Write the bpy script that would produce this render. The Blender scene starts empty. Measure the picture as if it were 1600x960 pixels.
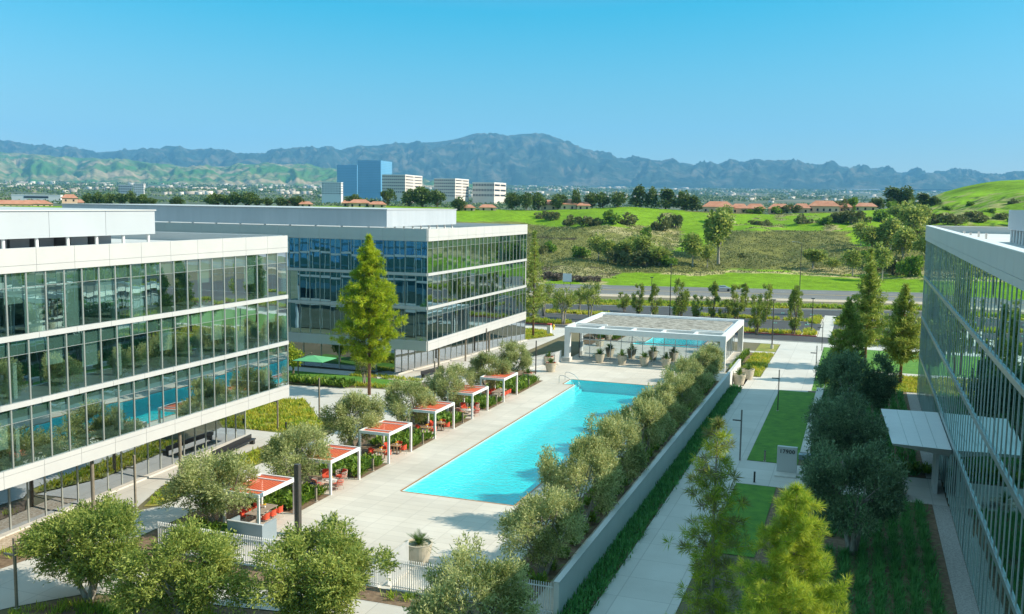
import bpy, math, random
import numpy as np
from mathutils import Vector, Matrix

random.seed(7)
rng = np.random.default_rng(11)
S = bpy.context.scene
COL = S.collection
R = math.radians
PI = math.pi

# ------------------------------------------------------------------ camera
FPX, YAW, PITCH, ROLL, HC = 1493.16, R(20.035), R(6.2034), R(0.8209), 22.0
def cam_axes():
    cy, sy, cp, sp = math.cos(YAW), math.sin(YAW), math.cos(PITCH), math.sin(PITCH)
    f = Vector((-sy*cp, cy*cp, -sp)); r = Vector((cy, sy, 0)); u = r.cross(f)
    c, s = math.cos(ROLL), math.sin(ROLL)
    return r*c+u*s, u*c-r*s, f
CR, CU, CF = cam_axes()
cam = bpy.data.objects.new('camera', bpy.data.cameras.new('camera'))
COL.objects.link(cam)
m = Matrix((CR, CU, -CF)).transposed().to_4x4()
m.translation = (0, 0, HC)
cam.matrix_world = m
cam.data.lens = 36*FPX/1600
cam.data.clip_start = 0.5
cam.data.clip_end = 60000
S.camera = cam

# ------------------------------------------------------------------ light
SUN_EL, SUN_AZ = 35.0, 14.0            # azimuth from +X towards +Y
w = bpy.data.worlds.new('World'); S.world = w; w.use_nodes = True
nt = w.node_tree; nt.nodes.clear()
sky = nt.nodes.new('ShaderNodeTexSky'); sky.sky_type = 'NISHITA'; sky.sun_disc = False
sky.sun_elevation = R(SUN_EL); sky.sun_rotation = R(90-SUN_AZ)
sky.altitude = 50; sky.air_density = 1.0; sky.dust_density = 0.25; sky.ozone_density = 2.5
bg = nt.nodes.new('ShaderNodeBackground'); bg.inputs['Strength'].default_value = 0.15
wo = nt.nodes.new('ShaderNodeOutputWorld')
# sky grade: azure mid-sky, pale horizon, unseen zenith brightened to fill the shade
sx = nt.nodes.new('ShaderNodeSeparateXYZ'); nt.links.new(sky.outputs[0], sx.inputs[0]); cx_ = nt.nodes.new('ShaderNodeCombineXYZ')
def madd(i, mul, add):
    q = nt.nodes.new('ShaderNodeMath'); q.operation = 'MULTIPLY_ADD'; nt.links.new(sx.outputs[i], q.inputs[0]); q.inputs[1].default_value = mul; q.inputs[2].default_value = add; return q
r1 = madd(0, .76, -1.62); r2 = madd(0, -1.1, 2.4); mxr = nt.nodes.new('ShaderNodeMath'); mxr.operation = 'MAXIMUM'
nt.links.new(r1.outputs[0], mxr.inputs[0]); nt.links.new(r2.outputs[0], mxr.inputs[1]); nt.links.new(mxr.outputs[0], cx_.inputs[0])
def vmax(a, b):
    q = nt.nodes.new('ShaderNodeMath'); q.operation = 'MAXIMUM'; nt.links.new(a.outputs[0], q.inputs[0]); nt.links.new(b.outputs[0], q.inputs[1]); return q
nt.links.new(vmax(madd(1, .5, .27), madd(1, -.5, 3.4)).outputs[0], cx_.inputs[1]); nt.links.new(vmax(madd(2, .345, 1.34), madd(2, -.35, 4.2)).outputs[0], cx_.inputs[2])
nt.links.new(cx_.outputs[0], bg.inputs[0]);  nt.links.new(bg.outputs[0], wo.inputs[0])
sd = bpy.data.lights.new('sun', 'SUN'); sd.energy = 4.75; sd.angle = R(0.5); sd.color = (1, 0.9, 0.73)
so = bpy.data.objects.new('sun', sd); COL.objects.link(so)
sv = Vector((math.cos(R(SUN_AZ))*math.cos(R(SUN_EL)), math.sin(R(SUN_AZ))*math.cos(R(SUN_EL)), math.sin(R(SUN_EL))))
so.rotation_euler = sv.to_track_quat('Z', 'Y').to_euler(); so.location = sv*100
S.view_settings.view_transform = 'Standard'; S.view_settings.look = 'None'
S.view_settings.gamma = 1; S.view_settings.use_curve_mapping = False
S.view_settings.exposure = 0.8
try:
    S.cycles.max_bounces = 8; S.cycles.transparent_max_bounces = 12; S.cycles.glossy_bounces = 3
    S.cycles.diffuse_bounces = 4; S.cycles.transmission_bounces = 4; S.cycles.volume_bounces = 0
    S.cycles.caustics_reflective = False; S.cycles.caustics_refractive = False
except Exception: pass

# ------------------------------------------------------------------ survey helpers (photo measurements -> metres)
def ray(px, py): return (CR*(px-800) - CU*(py-480))/FPX + CF
def D(px, py, d): return Vector((0, 0, HC)) + ray(px, py)*d
def G(px, py, z=0.0):
    v = ray(px, py); return Vector((0, 0, HC)) + v*((z-HC)/v.z)
def onX(px, py, X):
    v = ray(px, py); return Vector((0, 0, HC)) + v*(X/v.x)
def YH(px): return 317.7 + (px-803.0)*0.01432     # image row of the horizon
def zat(px, py, d): return D(px, py, d).z

# ------------------------------------------------------------------ object helpers
def tag(o, label=None, cat=None, group=None, kind=None):
    if label: o['label'] = label
    if cat: o['category'] = cat
    if group: o['group'] = group
    if kind: o['kind'] = kind
    return o
def thing(name, label, cat, loc=(0, 0, 0), rotz=0, group=None, scale=1):
    o = bpy.data.objects.new(name, None); COL.objects.link(o)
    o.location = loc; o.rotation_euler = (0, 0, rotz); o.empty_display_size = .3
    if scale != 1: o.scale = (scale,)*3
    return tag(o, label, cat, group)
def np_mesh(name, V, F, mats, smooth=False, midx=None):
    me = bpy.data.meshes.new(name)
    V = np.asarray(V, dtype=np.float32); F = np.asarray(F, dtype=np.int32)
    n = F.shape[1]
    me.vertices.add(len(V)); me.vertices.foreach_set('co', V.ravel())
    me.loops.add(F.size); me.loops.foreach_set('vertex_index', F.ravel())
    me.polygons.add(len(F)); me.polygons.foreach_set('loop_start', np.arange(0, F.size, n, dtype=np.int32))
    me.polygons.foreach_set('loop_total', np.full(len(F), n, dtype=np.int32))
    if smooth: me.polygons.foreach_set('use_smooth', np.ones(len(F), dtype=bool))
    for mm in (mats if isinstance(mats, (list, tuple)) else [mats]): me.materials.append(mm)
    if midx is not None: me.polygons.foreach_set('material_index', np.asarray(midx, dtype=np.int32))
    me.update(calc_edges=True)
    return me
def link(name, me, parent=None, origin=None):
    o = bpy.data.objects.new(name, me); COL.objects.link(o)
    if parent is not None: o.parent = parent
    return o
def dup(root, loc, rotz=0, label=None, group=None, scale=None):
    r = root.copy(); COL.objects.link(r); r.location = loc; r.rotation_euler = (0, 0, rotz)
    if scale: r.scale = (scale,)*3 if not isinstance(scale, tuple) else scale
    if label: r['label'] = label
    if group: r['group'] = group
    for ch in list(root.children):
        c = ch.copy(); COL.objects.link(c); c.parent = r
        for g in ch.children:
            d = g.copy(); COL.objects.link(d); d.parent = c
    return r
class MB:
    def __init__(s, org=(0, 0, 0)): s.v = []; s.f = []; s.o = Vector(org)
    def add(s, vs, fs):
        b = len(s.v); s.v += [tuple(Vector(v)-s.o) for v in vs]; s.f += [tuple(b+i for i in f) for f in fs]; return s
    def box(s, x0, x1, y0, y1, z0, z1):
        return s.add([(x0,y0,z0),(x1,y0,z0),(x1,y1,z0),(x0,y1,z0),(x0,y0,z1),(x1,y0,z1),(x1,y1,z1),(x0,y1,z1)],
                     [(0,3,2,1),(4,5,6,7),(0,1,5,4),(1,2,6,5),(2,3,7,6),(3,0,4,7)])
    def prism(s, poly, z0, z1):
        n = len(poly)
        a = sum(poly[i][0]*poly[(i+1)%n][1]-poly[(i+1)%n][0]*poly[i][1] for i in range(n))
        if a < 0: poly = poly[::-1]
        return s.add([(p[0],p[1],z0) for p in poly]+[(p[0],p[1],z1) for p in poly],
                     [tuple(range(n-1,-1,-1)), tuple(range(n,2*n))]+[(i,(i+1)%n,n+(i+1)%n,n+i) for i in range(n)])
    def bar(s, p0, p1, wd, ht):
        p0 = Vector(p0); p1 = Vector(p1); d = (p1-p0).normalized()
        a = d.cross(Vector((0,0,1)));
        if a.length < .01: a = Vector((1,0,0))
        a = a.normalized()*wd/2; b = d.cross(a).normalized()*ht/2
        return s.add([p0-a-b,p0+a-b,p0+a+b,p0-a+b,p1-a-b,p1+a-b,p1+a+b,p1-a+b],
                     [(3,2,1,0),(4,5,6,7),(0,1,5,4),(1,2,6,5),(2,3,7,6),(3,0,4,7)])
    def tube(s, pts, rad, n=8, cap=True):
        pts = [Vector(p) for p in pts]; rings = []
        for i, p in enumerate(pts):
            d = (pts[min(i+1, len(pts)-1)]-pts[max(i-1, 0)]).normalized()
            a = d.cross(Vector((0.13,0.97,0.2))).normalized(); b = d.cross(a)
            r = rad[i] if isinstance(rad, (list, tuple)) else rad
            rings.append([p+(a*math.cos(t)+b*math.sin(t))*r for t in [2*PI*k/n for k in range(n)]])
        vs = [v for r_ in rings for v in r_]
        fs = [(i*n+k, i*n+(k+1)%n, (i+1)*n+(k+1)%n, (i+1)*n+k) for i in range(len(pts)-1) for k in range(n)]
        if cap: fs += [tuple(range(n-1,-1,-1)), tuple((len(pts)-1)*n+k for k in range(n))]
        return s.add(vs, fs)
    def lathe(s, prof, c=(0,0,0), n=24):
        vs = []; fs = []
        for (r, z) in prof: vs += [(c[0]+r*math.cos(2*PI*k/n), c[1]+r*math.sin(2*PI*k/n), c[2]+z) for k in range(n)]
        for i in range(len(prof)-1): fs += [(i*n+k, i*n+(k+1)%n, (i+1)*n+(k+1)%n, (i+1)*n+k) for k in range(n)]
        fs += [tuple(range(n-1,-1,-1)), tuple((len(prof)-1)*n+k for k in range(n))]
        return s.add(vs, fs)
    def build(s, name, mt, parent=None, smooth=False, bevel=0):
        me = bpy.data.meshes.new(name); me.from_pydata(s.v, [], s.f); me.materials.append(mt)
        if smooth: me.polygons.foreach_set('use_smooth', [True]*len(me.polygons))
        o = link(name, me, parent)
        if bevel:
            b = o.modifiers.new('bevel', 'BEVEL'); b.width = bevel; b.segments = 2; b.limit_method = 'ANGLE'
        return o
def WT(name, label, cat, loc, group=None):
    """thing whose parts are written in world metres: MB(org=t.location)"""
    return thing(name, label, cat, loc, 0, group)

ORD = ['first','second','third','fourth','fifth','sixth','seventh','eighth','ninth','tenth','eleventh','twelfth','thirteenth','fourteenth','fifteenth','sixteenth','seventeenth','eighteenth','nineteenth','twentieth']
def ordn(i):
    if i < 20: return ORD[i]
    t = ['twenty','thirty','forty','fifty','sixty'][(i//10 if (i+1)%10 else (i+1)//10)-2] if (i+1)%10 else ['twentieth','thirtieth','fortieth','fiftieth','sixtieth'][(i+1)//10-2]
    if (i+1)%10 == 0: return t
    return ['twenty','thirty','forty','fifty','sixty'][(i+1)//10-2]+'-'+ORD[(i+1)%10-1]

# ------------------------------------------------------------------ materials
def newmat(name):
    mt = bpy.data.materials.new(name); mt.use_nodes = True
    n = mt.node_tree; n.nodes.clear(); return mt, n
def M(name, c1, c2=None, scale=1.0, rough=.6, metal=0, spec=.5, bump=0, bscale=None, c3=None, detail=4, thr=(.35,.65), grid=None, island=0, coord='world', aniso=None):
    mt, n = newmat(name); N = n.nodes; L = n.links
    out = N.new('ShaderNodeOutputMaterial'); b = N.new('ShaderNodeBsdfPrincipled'); L.new(b.outputs[0], out.inputs[0])
    b.inputs['Roughness'].default_value = rough; b.inputs['Metallic'].default_value = metal
    b.inputs['Specular IOR Level'].default_value = spec
    if coord == 'world': g = N.new('ShaderNodeNewGeometry'); co = g.outputs['Position']
    else: g = N.new('ShaderNodeTexCoord'); co = g.outputs['Object']
    if aniso:
        mp = N.new('ShaderNodeMapping'); mp.inputs['Scale'].default_value = aniso; L.new(co, mp.inputs[0]); cn = mp.outputs[0]
    else: cn = co
    col = None
    if c2 is None: c2 = tuple(x*.93 for x in c1)
    nz = N.new('ShaderNodeTexNoise'); nz.inputs['Scale'].default_value = scale; nz.inputs['Detail'].default_value = detail
    nz.inputs['Roughness'].default_value = .6; L.new(cn, nz.inputs['Vector'])
    rp = N.new('ShaderNodeValToRGB'); rp.color_ramp.elements[0].position = thr[0]; rp.color_ramp.elements[1].position = thr[1]
    rp.color_ramp.elements[0].color = (*c1, 1); rp.color_ramp.elements[1].color = (*c2, 1)
    if c3:
        e = rp.color_ramp.elements.new((thr[0]+thr[1])/2); e.color = (*c3, 1)
    L.new(nz.outputs['Fac'], rp.inputs[0]); col = rp.outputs[0]
    if island:
        gg = N.new('ShaderNodeNewGeometry'); mr = N.new('ShaderNodeMapRange')
        mr.inputs['To Min'].default_value = 1-island; mr.inputs['To Max'].default_value = 1+island
        L.new(gg.outputs['Random Per Island'], mr.inputs['Value'])
        mx = N.new('ShaderNodeVectorMath'); mx.operation = 'SCALE'; L.new(col, mx.inputs[0]); L.new(mr.outputs[0], mx.inputs['Scale']); col = mx.outputs[0]
    if grid:      # joints: (width x, width y, line width, darkness)
        gx, gy, lw, dk = grid
        br = N.new('ShaderNodeTexBrick'); br.offset = 0 if len(grid) < 5 else .5
        br.inputs['Scale'].default_value = 1; br.inputs['Brick Width'].default_value = gx; br.inputs['Row Height'].default_value = gy
        br.inputs['Mortar Size'].default_value = lw; br.inputs['Mortar Smooth'].default_value = .3
        br.inputs['Color1'].default_value = (1,1,1,1); br.inputs['Color2'].default_value = (.9,.9,.9,1); br.inputs['Mortar'].default_value = (dk,dk,dk,1)
        L.new(co, br.inputs['Vector'])
        mx = N.new('ShaderNodeMix'); mx.data_type = 'RGBA'; mx.blend_type = 'MULTIPLY'; mx.inputs['Factor'].default_value = 1
        L.new(col, mx.inputs['A']); L.new(br.outputs['Color'], mx.inputs['B']); col = mx.outputs['Result']
    L.new(col, b.inputs['Base Color'])
    if bump:
        n2 = N.new('ShaderNodeTexNoise'); n2.inputs['Scale'].default_value = bscale or scale*6; n2.inputs['Detail'].default_value = 3; L.new(cn, n2.inputs['Vector'])
        bp = N.new('ShaderNodeBump'); bp.inputs['Strength'].default_value = bump; bp.inputs['Distance'].default_value = .05
        L.new(n2.outputs['Fac'], bp.inputs['Height']); L.new(bp.outputs[0], b.inputs['Normal'])
    return mt
def leafmat(name, c1, c2, trans=.35, tcol=None, island=.35, scale=.6, rough=.55):
    mt, n = newmat(name); N = n.nodes; L = n.links
    out = N.new('ShaderNodeOutputMaterial')
    g = N.new('ShaderNodeNewGeometry')
    nz = N.new('ShaderNodeTexNoise'); nz.inputs['Scale'].default_value = scale; nz.inputs['Detail'].default_value = 2; L.new(g.outputs['Position'], nz.inputs['Vector'])
    ad = N.new('ShaderNodeMath'); ad.operation = 'ADD'
    ml = N.new('ShaderNodeMath'); ml.operation = 'MULTIPLY_ADD'; ml.inputs[1].default_value = .5; ml.inputs[2].default_value = -.25
    L.new(g.outputs['Random Per Island'], ml.inputs[0]); L.new(nz.outputs['Fac'], ad.inputs[0]); L.new(ml.outputs[0], ad.inputs[1])
    rp = N.new('ShaderNodeValToRGB'); rp.color_ramp.elements[0].position = .3; rp.color_ramp.elements[1].position = .7
    rp.color_ramp.elements[0].color = (*c1, 1); rp.color_ramp.elements[1].color = (*c2, 1); L.new(ad.outputs[0], rp.inputs[0])
    b = N.new('ShaderNodeBsdfPrincipled'); b.inputs['Roughness'].default_value = rough; b.inputs['Specular IOR Level'].default_value = .35
    L.new(rp.outputs[0], b.inputs['Base Color'])
    t = N.new('ShaderNodeBsdfTranslucent')
    hv = N.new('ShaderNodeHueSaturation'); hv.inputs['Value'].default_value = 1.5; hv.inputs['Hue'].default_value = .485; L.new(rp.outputs[0], hv.inputs['Color']); L.new(hv.outputs[0], t.inputs['Color'])
    mx = N.new('ShaderNodeMixShader'); mx.inputs[0].default_value = trans
    L.new(b.outputs[0], mx.inputs[1]); L.new(t.outputs[0], mx.inputs[2]); L.new(mx.outputs[0], out.inputs[0])
    return mt
def glassmat(name, refl, tint, rtint=(.8,.93,.9), wob=.0, ripple=0):
    mt, n = newmat(name); N = n.nodes; L = n.links
    out = N.new('ShaderNodeOutputMaterial')
    gl = N.new('ShaderNodeBsdfGlossy'); gl.inputs['Roughness'].default_value = 0.0; gl.inputs['Color'].default_value = (*rtint, 1)
    tr = N.new('ShaderNodeBsdfTransparent'); tr.inputs['Color'].default_value = (*tint, 1)
    fr = N.new('ShaderNodeLayerWeight'); fr.inputs['Blend'].default_value = .35
    mr = N.new('ShaderNodeMapRange'); mr.inputs['To Min'].default_value = refl; mr.inputs['To Max'].default_value = min(1, refl+.45)
    L.new(fr.outputs['Facing'], mr.inputs['Value'])
    mx = N.new('ShaderNodeMixShader'); L.new(mr.outputs[0], mx.inputs[0]); L.new(tr.outputs[0], mx.inputs[1]); L.new(gl.outputs[0], mx.inputs[2]); L.new(mx.outputs[0], out.inputs[0])
    if wob:
        g = N.new('ShaderNodeNewGeometry'); nz = N.new('ShaderNodeTexNoise'); nz.inputs['Scale'].default_value = .55; nz.inputs['Detail'].default_value = 1; L.new(g.outputs['Position'], nz.inputs['Vector'])
        bp = N.new('ShaderNodeBump'); bp.inputs['Strength'].default_value = wob; bp.inputs['Distance'].default_value = .02
        L.new(nz.outputs['Fac'], bp.inputs['Height']); L.new(bp.outputs[0], gl.inputs['Normal'])
    return mt

m_white = M('white_panel', (.52,.52,.51), (.49,.49,.485), .4, rough=.45)
m_whitep = M('white_paint', (.76,.76,.75), (.72,.72,.72), 2, rough=.4)
m_band = M('white_band', (.5,.51,.51), None, .6, rough=.4)
m_metal = M('grey_screen', (.5,.53,.56), (.46,.49,.53), .3, rough=.5, metal=.2)
m_roof = M('roof_membrane', (.42,.43,.43), (.5,.51,.5), .15, rough=.85)
m_alu = M('mullion_metal', (.42,.45,.43), None, 1, rough=.35, metal=.5)
m_dark = M('dark_bronze', (.07,.062,.055), (.09,.08,.07), 3, rough=.45, metal=.3)
m_bronze = M('bronze_post', (.2,.17,.13), (.26,.22,.17), 5, rough=.5)
m_slab = M('interior_floor', (.3,.3,.27), (.4,.4,.36), .7, rough=.6, aniso=(1,1,1))
m_ceil = M('plenum_panel', (.3,.36,.32), (.34,.4,.36), .3, rough=.6)
m_core = M('core_wall', (.25,.28,.28), (.55,.57,.53), .12, rough=.7, detail=2, thr=(.45,.55))
m_col = M('column_paint', (.6,.62,.6), None, 1, rough=.6)
m_blind = M('roller_blind', (.45,.5,.45), None, .5, rough=.8)
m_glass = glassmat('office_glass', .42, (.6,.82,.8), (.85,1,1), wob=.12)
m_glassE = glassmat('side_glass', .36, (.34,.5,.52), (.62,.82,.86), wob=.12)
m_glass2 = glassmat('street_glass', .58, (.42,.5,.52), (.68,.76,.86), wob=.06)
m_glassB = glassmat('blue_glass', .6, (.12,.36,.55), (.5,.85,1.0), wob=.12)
m_glassP = glassmat('pavilion_glass', .8, (.6,.68,.68), (.74,.84,.88), wob=.03)
m_deck = M('deck_concrete', (.5,.455,.39), (.63,.585,.515), .11, rough=.75, detail=7, grid=(1.8,.9,.022,.72), bump=.1, bscale=20)
m_walk = M('walk_concrete', (.52,.50,.46), (.58,.56,.52), .3, rough=.8, detail=8, grid=(3.0,3.0,.03,.7), bump=.1, bscale=18)
m_curb = M('kerb_concrete', (.5,.48,.44), (.6,.58,.54), .5, rough=.85)
m_red = M('red_kerb_paint', (.55,.06,.06), (.42,.08,.08), 1.5, rough=.6)
m_soil = M('mulch', (.12,.075,.045), (.23,.16,.1), 2.5, rough=.95, detail=8, bump=.5, bscale=25)
m_ground = M('ground_cover_soil', (.1,.1,.045), (.17,.14,.08), .25, rough=.95, detail=8)
m_lawn = M('lawn_grass', (.045,.15,.01), (.11,.27,.02), .9, rough=.9, detail=9, bump=.7, bscale=30, thr=(.3,.7))
m_meadow = M('meadow_grass', (.15,.2,.02), (.3,.26,.06), .7, rough=.95, detail=9, bump=.7, bscale=12)
m_asph = M('asphalt', (.045,.047,.05), (.06,.062,.066), .35, rough=.85, detail=8, bump=.2, bscale=30)
m_asph2 = M('worn_asphalt', (.13,.13,.13), (.17,.165,.16), .12, rough=.85, detail=8, aniso=(.15,1,1))
m_line = M('road_paint', (.7,.7,.68), (.5,.5,.48), 1, rough=.7)
m_liney = M('yellow_paint', (.6,.42,.08), (.5,.36,.1), 1, rough=.7)
m_lineg = M('green_paint', (.1,.35,.27), (.08,.25,.2), 1, rough=.7)
m_gravel = M('gravel', (.28,.27,.25), (.5,.49,.46), 9, rough=.95, detail=6, bump=.8, bscale=14)
m_pebble = M('tan_pebbles', (.35,.26,.17), (.6,.52,.42), 5, rough=.9, detail=5, bump=.8, bscale=9)
m_pool = M('pool_plaster', (.34,.78,.84), (.42,.86,.9), .35, rough=.8, detail=6)
m_cope = M('copper_tile', (.42,.2,.08), (.3,.15,.07), 3, rough=.5)
m_orange = M('orange_fabric', (.62,.1,.035), (.68,.13,.05), 2, rough=.85, coord='obj')
m_orch = M('orange_cushion', (.65,.09,.04), (.58,.08,.035), 8, rough=.85, coord='obj')
m_rope = M('grey_rope', (.5,.46,.4), (.4,.37,.33), 20, rough=.8, coord='obj')
m_teak = M('teak', (.36,.25,.14), (.28,.19,.1), 4, rough=.6, coord='obj')
m_greyt = M('grey_table', (.26,.22,.18), (.32,.28,.23), 4, rough=.6, coord='obj')
m_potc = M('stone_pot', (.5,.44,.34), (.56,.5,.4), 3, rough=.75, coord='obj')
m_bark = M('bark', (.13,.095,.065), (.25,.2,.15), 3, rough=.95, detail=8, bump=.8, bscale=10, coord='obj', aniso=(3,3,.6))
m_barkg = M('grey_bark', (.2,.18,.15), (.4,.37,.32), 3, rough=.95, detail=8, bump=.8, bscale=10, coord='obj', aniso=(3,3,.6))
m_barkr = M('red_bark', (.14,.06,.03), (.28,.15,.09), 4, rough=.95, detail=8, bump=.8, bscale=10, coord='obj', aniso=(3,3,.5))
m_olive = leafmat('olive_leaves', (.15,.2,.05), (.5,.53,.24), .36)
m_olive2 = leafmat('olive_leaves_green', (.1,.17,.025), (.38,.43,.1), .36)
m_pine = leafmat('pine_needles', (.17,.3,.012), (.46,.52,.025), .35, scale=.5)
m_pine2 = leafmat('young_pine_needles', (.16,.28,.02), (.44,.5,.05), .35, scale=1.2)
m_pine3 = leafmat('dusty_pine_needles', (.15,.24,.03), (.4,.46,.1), .3, scale=.5)
m_pined = leafmat('dry_pine_needles', (.18,.16,.07), (.2,.27,.05), .3, scale=1.5)
m_olive_dark = leafmat('dark_olive_leaves', (.07,.13,.065), (.22,.33,.17), .3)  # darker olive species, the leaves' own colour
m_evg = leafmat('evergreen_leaves', (.055,.1,.018), (.13,.19,.04), .2, scale=.12)
m_eva = leafmat('bright_tree_leaves', (.12,.19,.025), (.3,.36,.06), .3, scale=.2)
m_scrub = leafmat('scrub_leaves', (.1,.125,.035), (.2,.21,.07), .15, scale=.1)
m_scrubd = leafmat('dry_scrub_leaves', (.1,.08,.06), (.19,.15,.11), .1, scale=.1)
m_shrub = leafmat('shrub_leaves', (.07,.16,.015), (.22,.34,.035), .3, scale=1.5)
m_palm = leafmat('cycad_leaves', (.04,.11,.015), (.1,.19,.03), .3, scale=3)
m_tuft = leafmat('tuft_grass', (.12,.24,.015), (.34,.42,.035), .35, scale=.8)
m_tufty = leafmat('yellow_tuft_grass', (.2,.32,.02), (.5,.46,.05), .35, scale=.5)
m_tuftd = leafmat('deep_green_tuft', (.035,.17,.035), (.1,.3,.07), .25, scale=1.0)
m_tile = M('roof_tile', (.4,.16,.09), (.5,.24,.15), .4, rough=.85, detail=6)
m_stucco = M('stucco', (.6,.42,.3), (.66,.5,.38), .1, rough=.9)
m_far = M('far_concrete', (.62,.56,.5), (.68,.62,.56), .02, rough=.8)
m_farw = M('far_white', (.75,.75,.74), None, .02, rough=.8)
m_fwin = M('far_window', (.015,.02,.03), (.03,.035,.045), .05, rough=.6, spec=.2)
m_fglass = M('far_blue_glass', (.12,.36,.6), (.16,.42,.66), .01, rough=.35, metal=.1, spec=1)
m_yel = M('yellow_hydrant_paint', (.75,.6,.02), None, 5, rough=.4)
m_char = M('charcoal', (.03,.03,.032), None, 5, rough=.4)
m_green = M('green_shade_cloth', (.12,.42,.2), (.1,.36,.17), 1, rough=.8)
m_car = M('silver_paint', (.55,.58,.62), None, 1, rough=.2, metal=.6)
m_carw = M('car_window', (.02,.02,.025), None, 1, rough=.08)
m_blue = M('blue_cloth', (.02,.06,.3), None, 4, rough=.8)
m_yflow = M('yellow_flowers', (.75,.5,.02), None, 4, rough=.8)
m_rflow = M('red_flowers', (.65,.05,.03), None, 4, rough=.8)
m_grpan = M('blue_grey_panel', (.22,.28,.32), (.26,.32,.36), .5, rough=.5)
m_steel = M('steel', (.6,.6,.6), None, 1, rough=.25, metal=1)
#===SETTING===
# ================================================================== SETTING
def sheet(name, polys, z, mt, kind='structure'):
    vs = []; fs = []
    for p in polys:
        a = sum(p[i][0]*p[(i+1)%len(p)][1]-p[(i+1)%len(p)][0]*p[i][1] for i in range(len(p)))
        if a < 0: p = p[::-1]
        fs.append(tuple(range(len(vs), len(vs)+len(p)))); vs += [(q[0], q[1], z) for q in p]
    me = bpy.data.meshes.new(name); me.from_pydata(vs, [], fs); me.materials.append(mt)
    o = link(name, me); o['kind'] = kind; return o
def rect(x0, x1, y0, y1): return [(x0,y0),(x1,y0),(x1,y1),(x0,y1)]
PX0, PX1, PY0, PY1 = -32.1, -22.95, 64.0, 114.3
NX0, NY0 = -33.6, 111.0
def holed(x0, x1, y0, y1):
    xs = sorted({x0, NX0, PX0, PX1, x1}); ys = sorted({y0, PY0, NY0, PY1, y1}); out = []
    for i in range(len(xs)-1):
        for j in range(len(ys)-1):
            cx = (xs[i]+xs[i+1])/2; cy = (ys[j]+ys[j+1])/2
            if (PX0 < cx < PX1 and PY0 < cy < PY1) or (NX0 < cx < PX0 and NY0 < cy < PY1): continue
            out.append(rect(xs[i], xs[i+1], ys[j], ys[j+1]))
    return out
sheet('ground', holed(-420, 300, -80, 330), -0.04, m_ground)
sheet('pool_deck', holed(-39.3, -14.5, 46.9, 127.4)+[rect(-45.5, -16.3, 127.4, 129.6), rect(-38.6,-16.3,129.6,148)], 0.0, m_deck)
# walkways
sheet('walkway', [rect(-12.85,-8.5,30,118), rect(-13.2,-3.4,119,126), rect(-11.5,-4.9,126,158), rect(-14.2,-12.85,118.2,126),
    rect(-12.85,-5.2,118,119), rect(-8.5,-3.2,76.3,83.6), rect(-3.2,7.0,76.3,83.6), rect(-5.3,-4.3,60,76.3)], 0.0, m_walk)
sheet('campus_path', [[(-50,26),(-44.5,33),(-42.0,37.2),(-39.6,40.2),(-32.3,41.5),(-26.8,42.4),(-14,43.0),(-14,45.3),(-28.4,45.0),(-35,43.9),(-41.2,43.6),(-43.4,47),(-43.2,118),(-46.4,118),(-46.4,54),(-47.3,52.3),(-46.1,46),(-46.6,43.5),(-47.2,40),(-51,36)],
    [(-56,53.2),(-47.7,53.2),(-49.6,58),(-49.6,76),(-58,76)],
    [(-72,88),(-64,96.3),(-53,98.8),(-46.4,99),(-46.4,84),(-51.2,83.2),(-57,90)],
    [(-58,108),(-56,104.8),(-49.5,104.8),(-46.4,102),(-46.4,158),(-51,158),(-47.6,151.6),(-50.4,144.4)], rect(-72,-58.6,105.2,107.9), rect(-45,-39.3,118,127.4)], 0.004, m_walk)
sheet('sidewalk', [rect(-140,70,158,161.9), rect(-6.4,-4.2,170.2,205), rect(-3.5,30,135.2,137.2), rect(-16.3,-11.6,147.3,149)], 0.006, m_walk)
sheet('lawn', [rect(-8.48,-4.24,83.7,118), rect(-8.48,-5.4,60,76.2), rect(-4.85,30,137.2,157.9), rect(-4.85,-3.55,119.2,135.1),[(-72,98.9),(-60,101),(-49.8,101.5),(-49.7,104.6),(-56,104.7),(-58.8,105.1),(-72,105.1)]], 0.012, m_lawn)
sheet('meadow', [rect(-3.5,30,123,135.1), rect(-14.6,-11.6,126.4,147.2), rect(-14.6,-11.6,149.1,157.8), [(-62,76.1),(-49.7,76.1),(-47,80),(-51,83),(-57,89.8),(-62.5,88)],
    [(-54,144),(-50.5,144.8),(-47.8,151.8),(-51.2,157.8),(-58,157.8),(-58,150)], [(-49.5,58.2),(-47.4,53.5),(-46.5,54.2),(-46.5,70),(-49.5,70)]], 0.008, m_meadow)
sheet('planting_bed', [rect(-39.3,-36.55,a,b) for a,b in ((47.6,51.8),(56.3,60.9),(65.6,70.3),(74.9,79.6),(84.3,88.7),(93.3,97.9),(102.5,112))]+
    [rect(-43.1,-39.32,46.9,117.9), rect(-18.9,-16.1,48.5,121), rect(-40.8,-14.5,45.1,46.8), [(-49.4,38),(-47,41),(-46.2,45.8),(-47.8,52),(-49.4,50)],
     [(-45,24),(-40.2,38.8),(-32.4,41.3),(-26.9,42.2),(-14,42.9),(-12.9,28)], rect(-14.2,-12.9,30,118), rect(-5.3,5.9,30,76.2) , rect(-3.3,5.9,83.7,122.9), rect(-16,-14.7,128,147)], 0.016, m_soil)
sheet('gravel_strip', [rect(5.92,7.06,30,76.2), rect(5.92,7.06,83.7,122.9)], 0.022, m_gravel)
sheet('pebble_strip', [[(-50.9,30),(-49.5,30),(-49.5,52.9),(-51.5,53)]], 0.02, m_pebble)
sheet('parking_lot', [[(-150,161.95),(70,161.95),(70,238),(-52,202),(-150,172)]], 0.002, m_asph)
def rdA(x): return 202+.3*(x+52)
def rdB(x): return 229+.24*(x+58)
def rdC(x): return 254+.24*(x+58)
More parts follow.
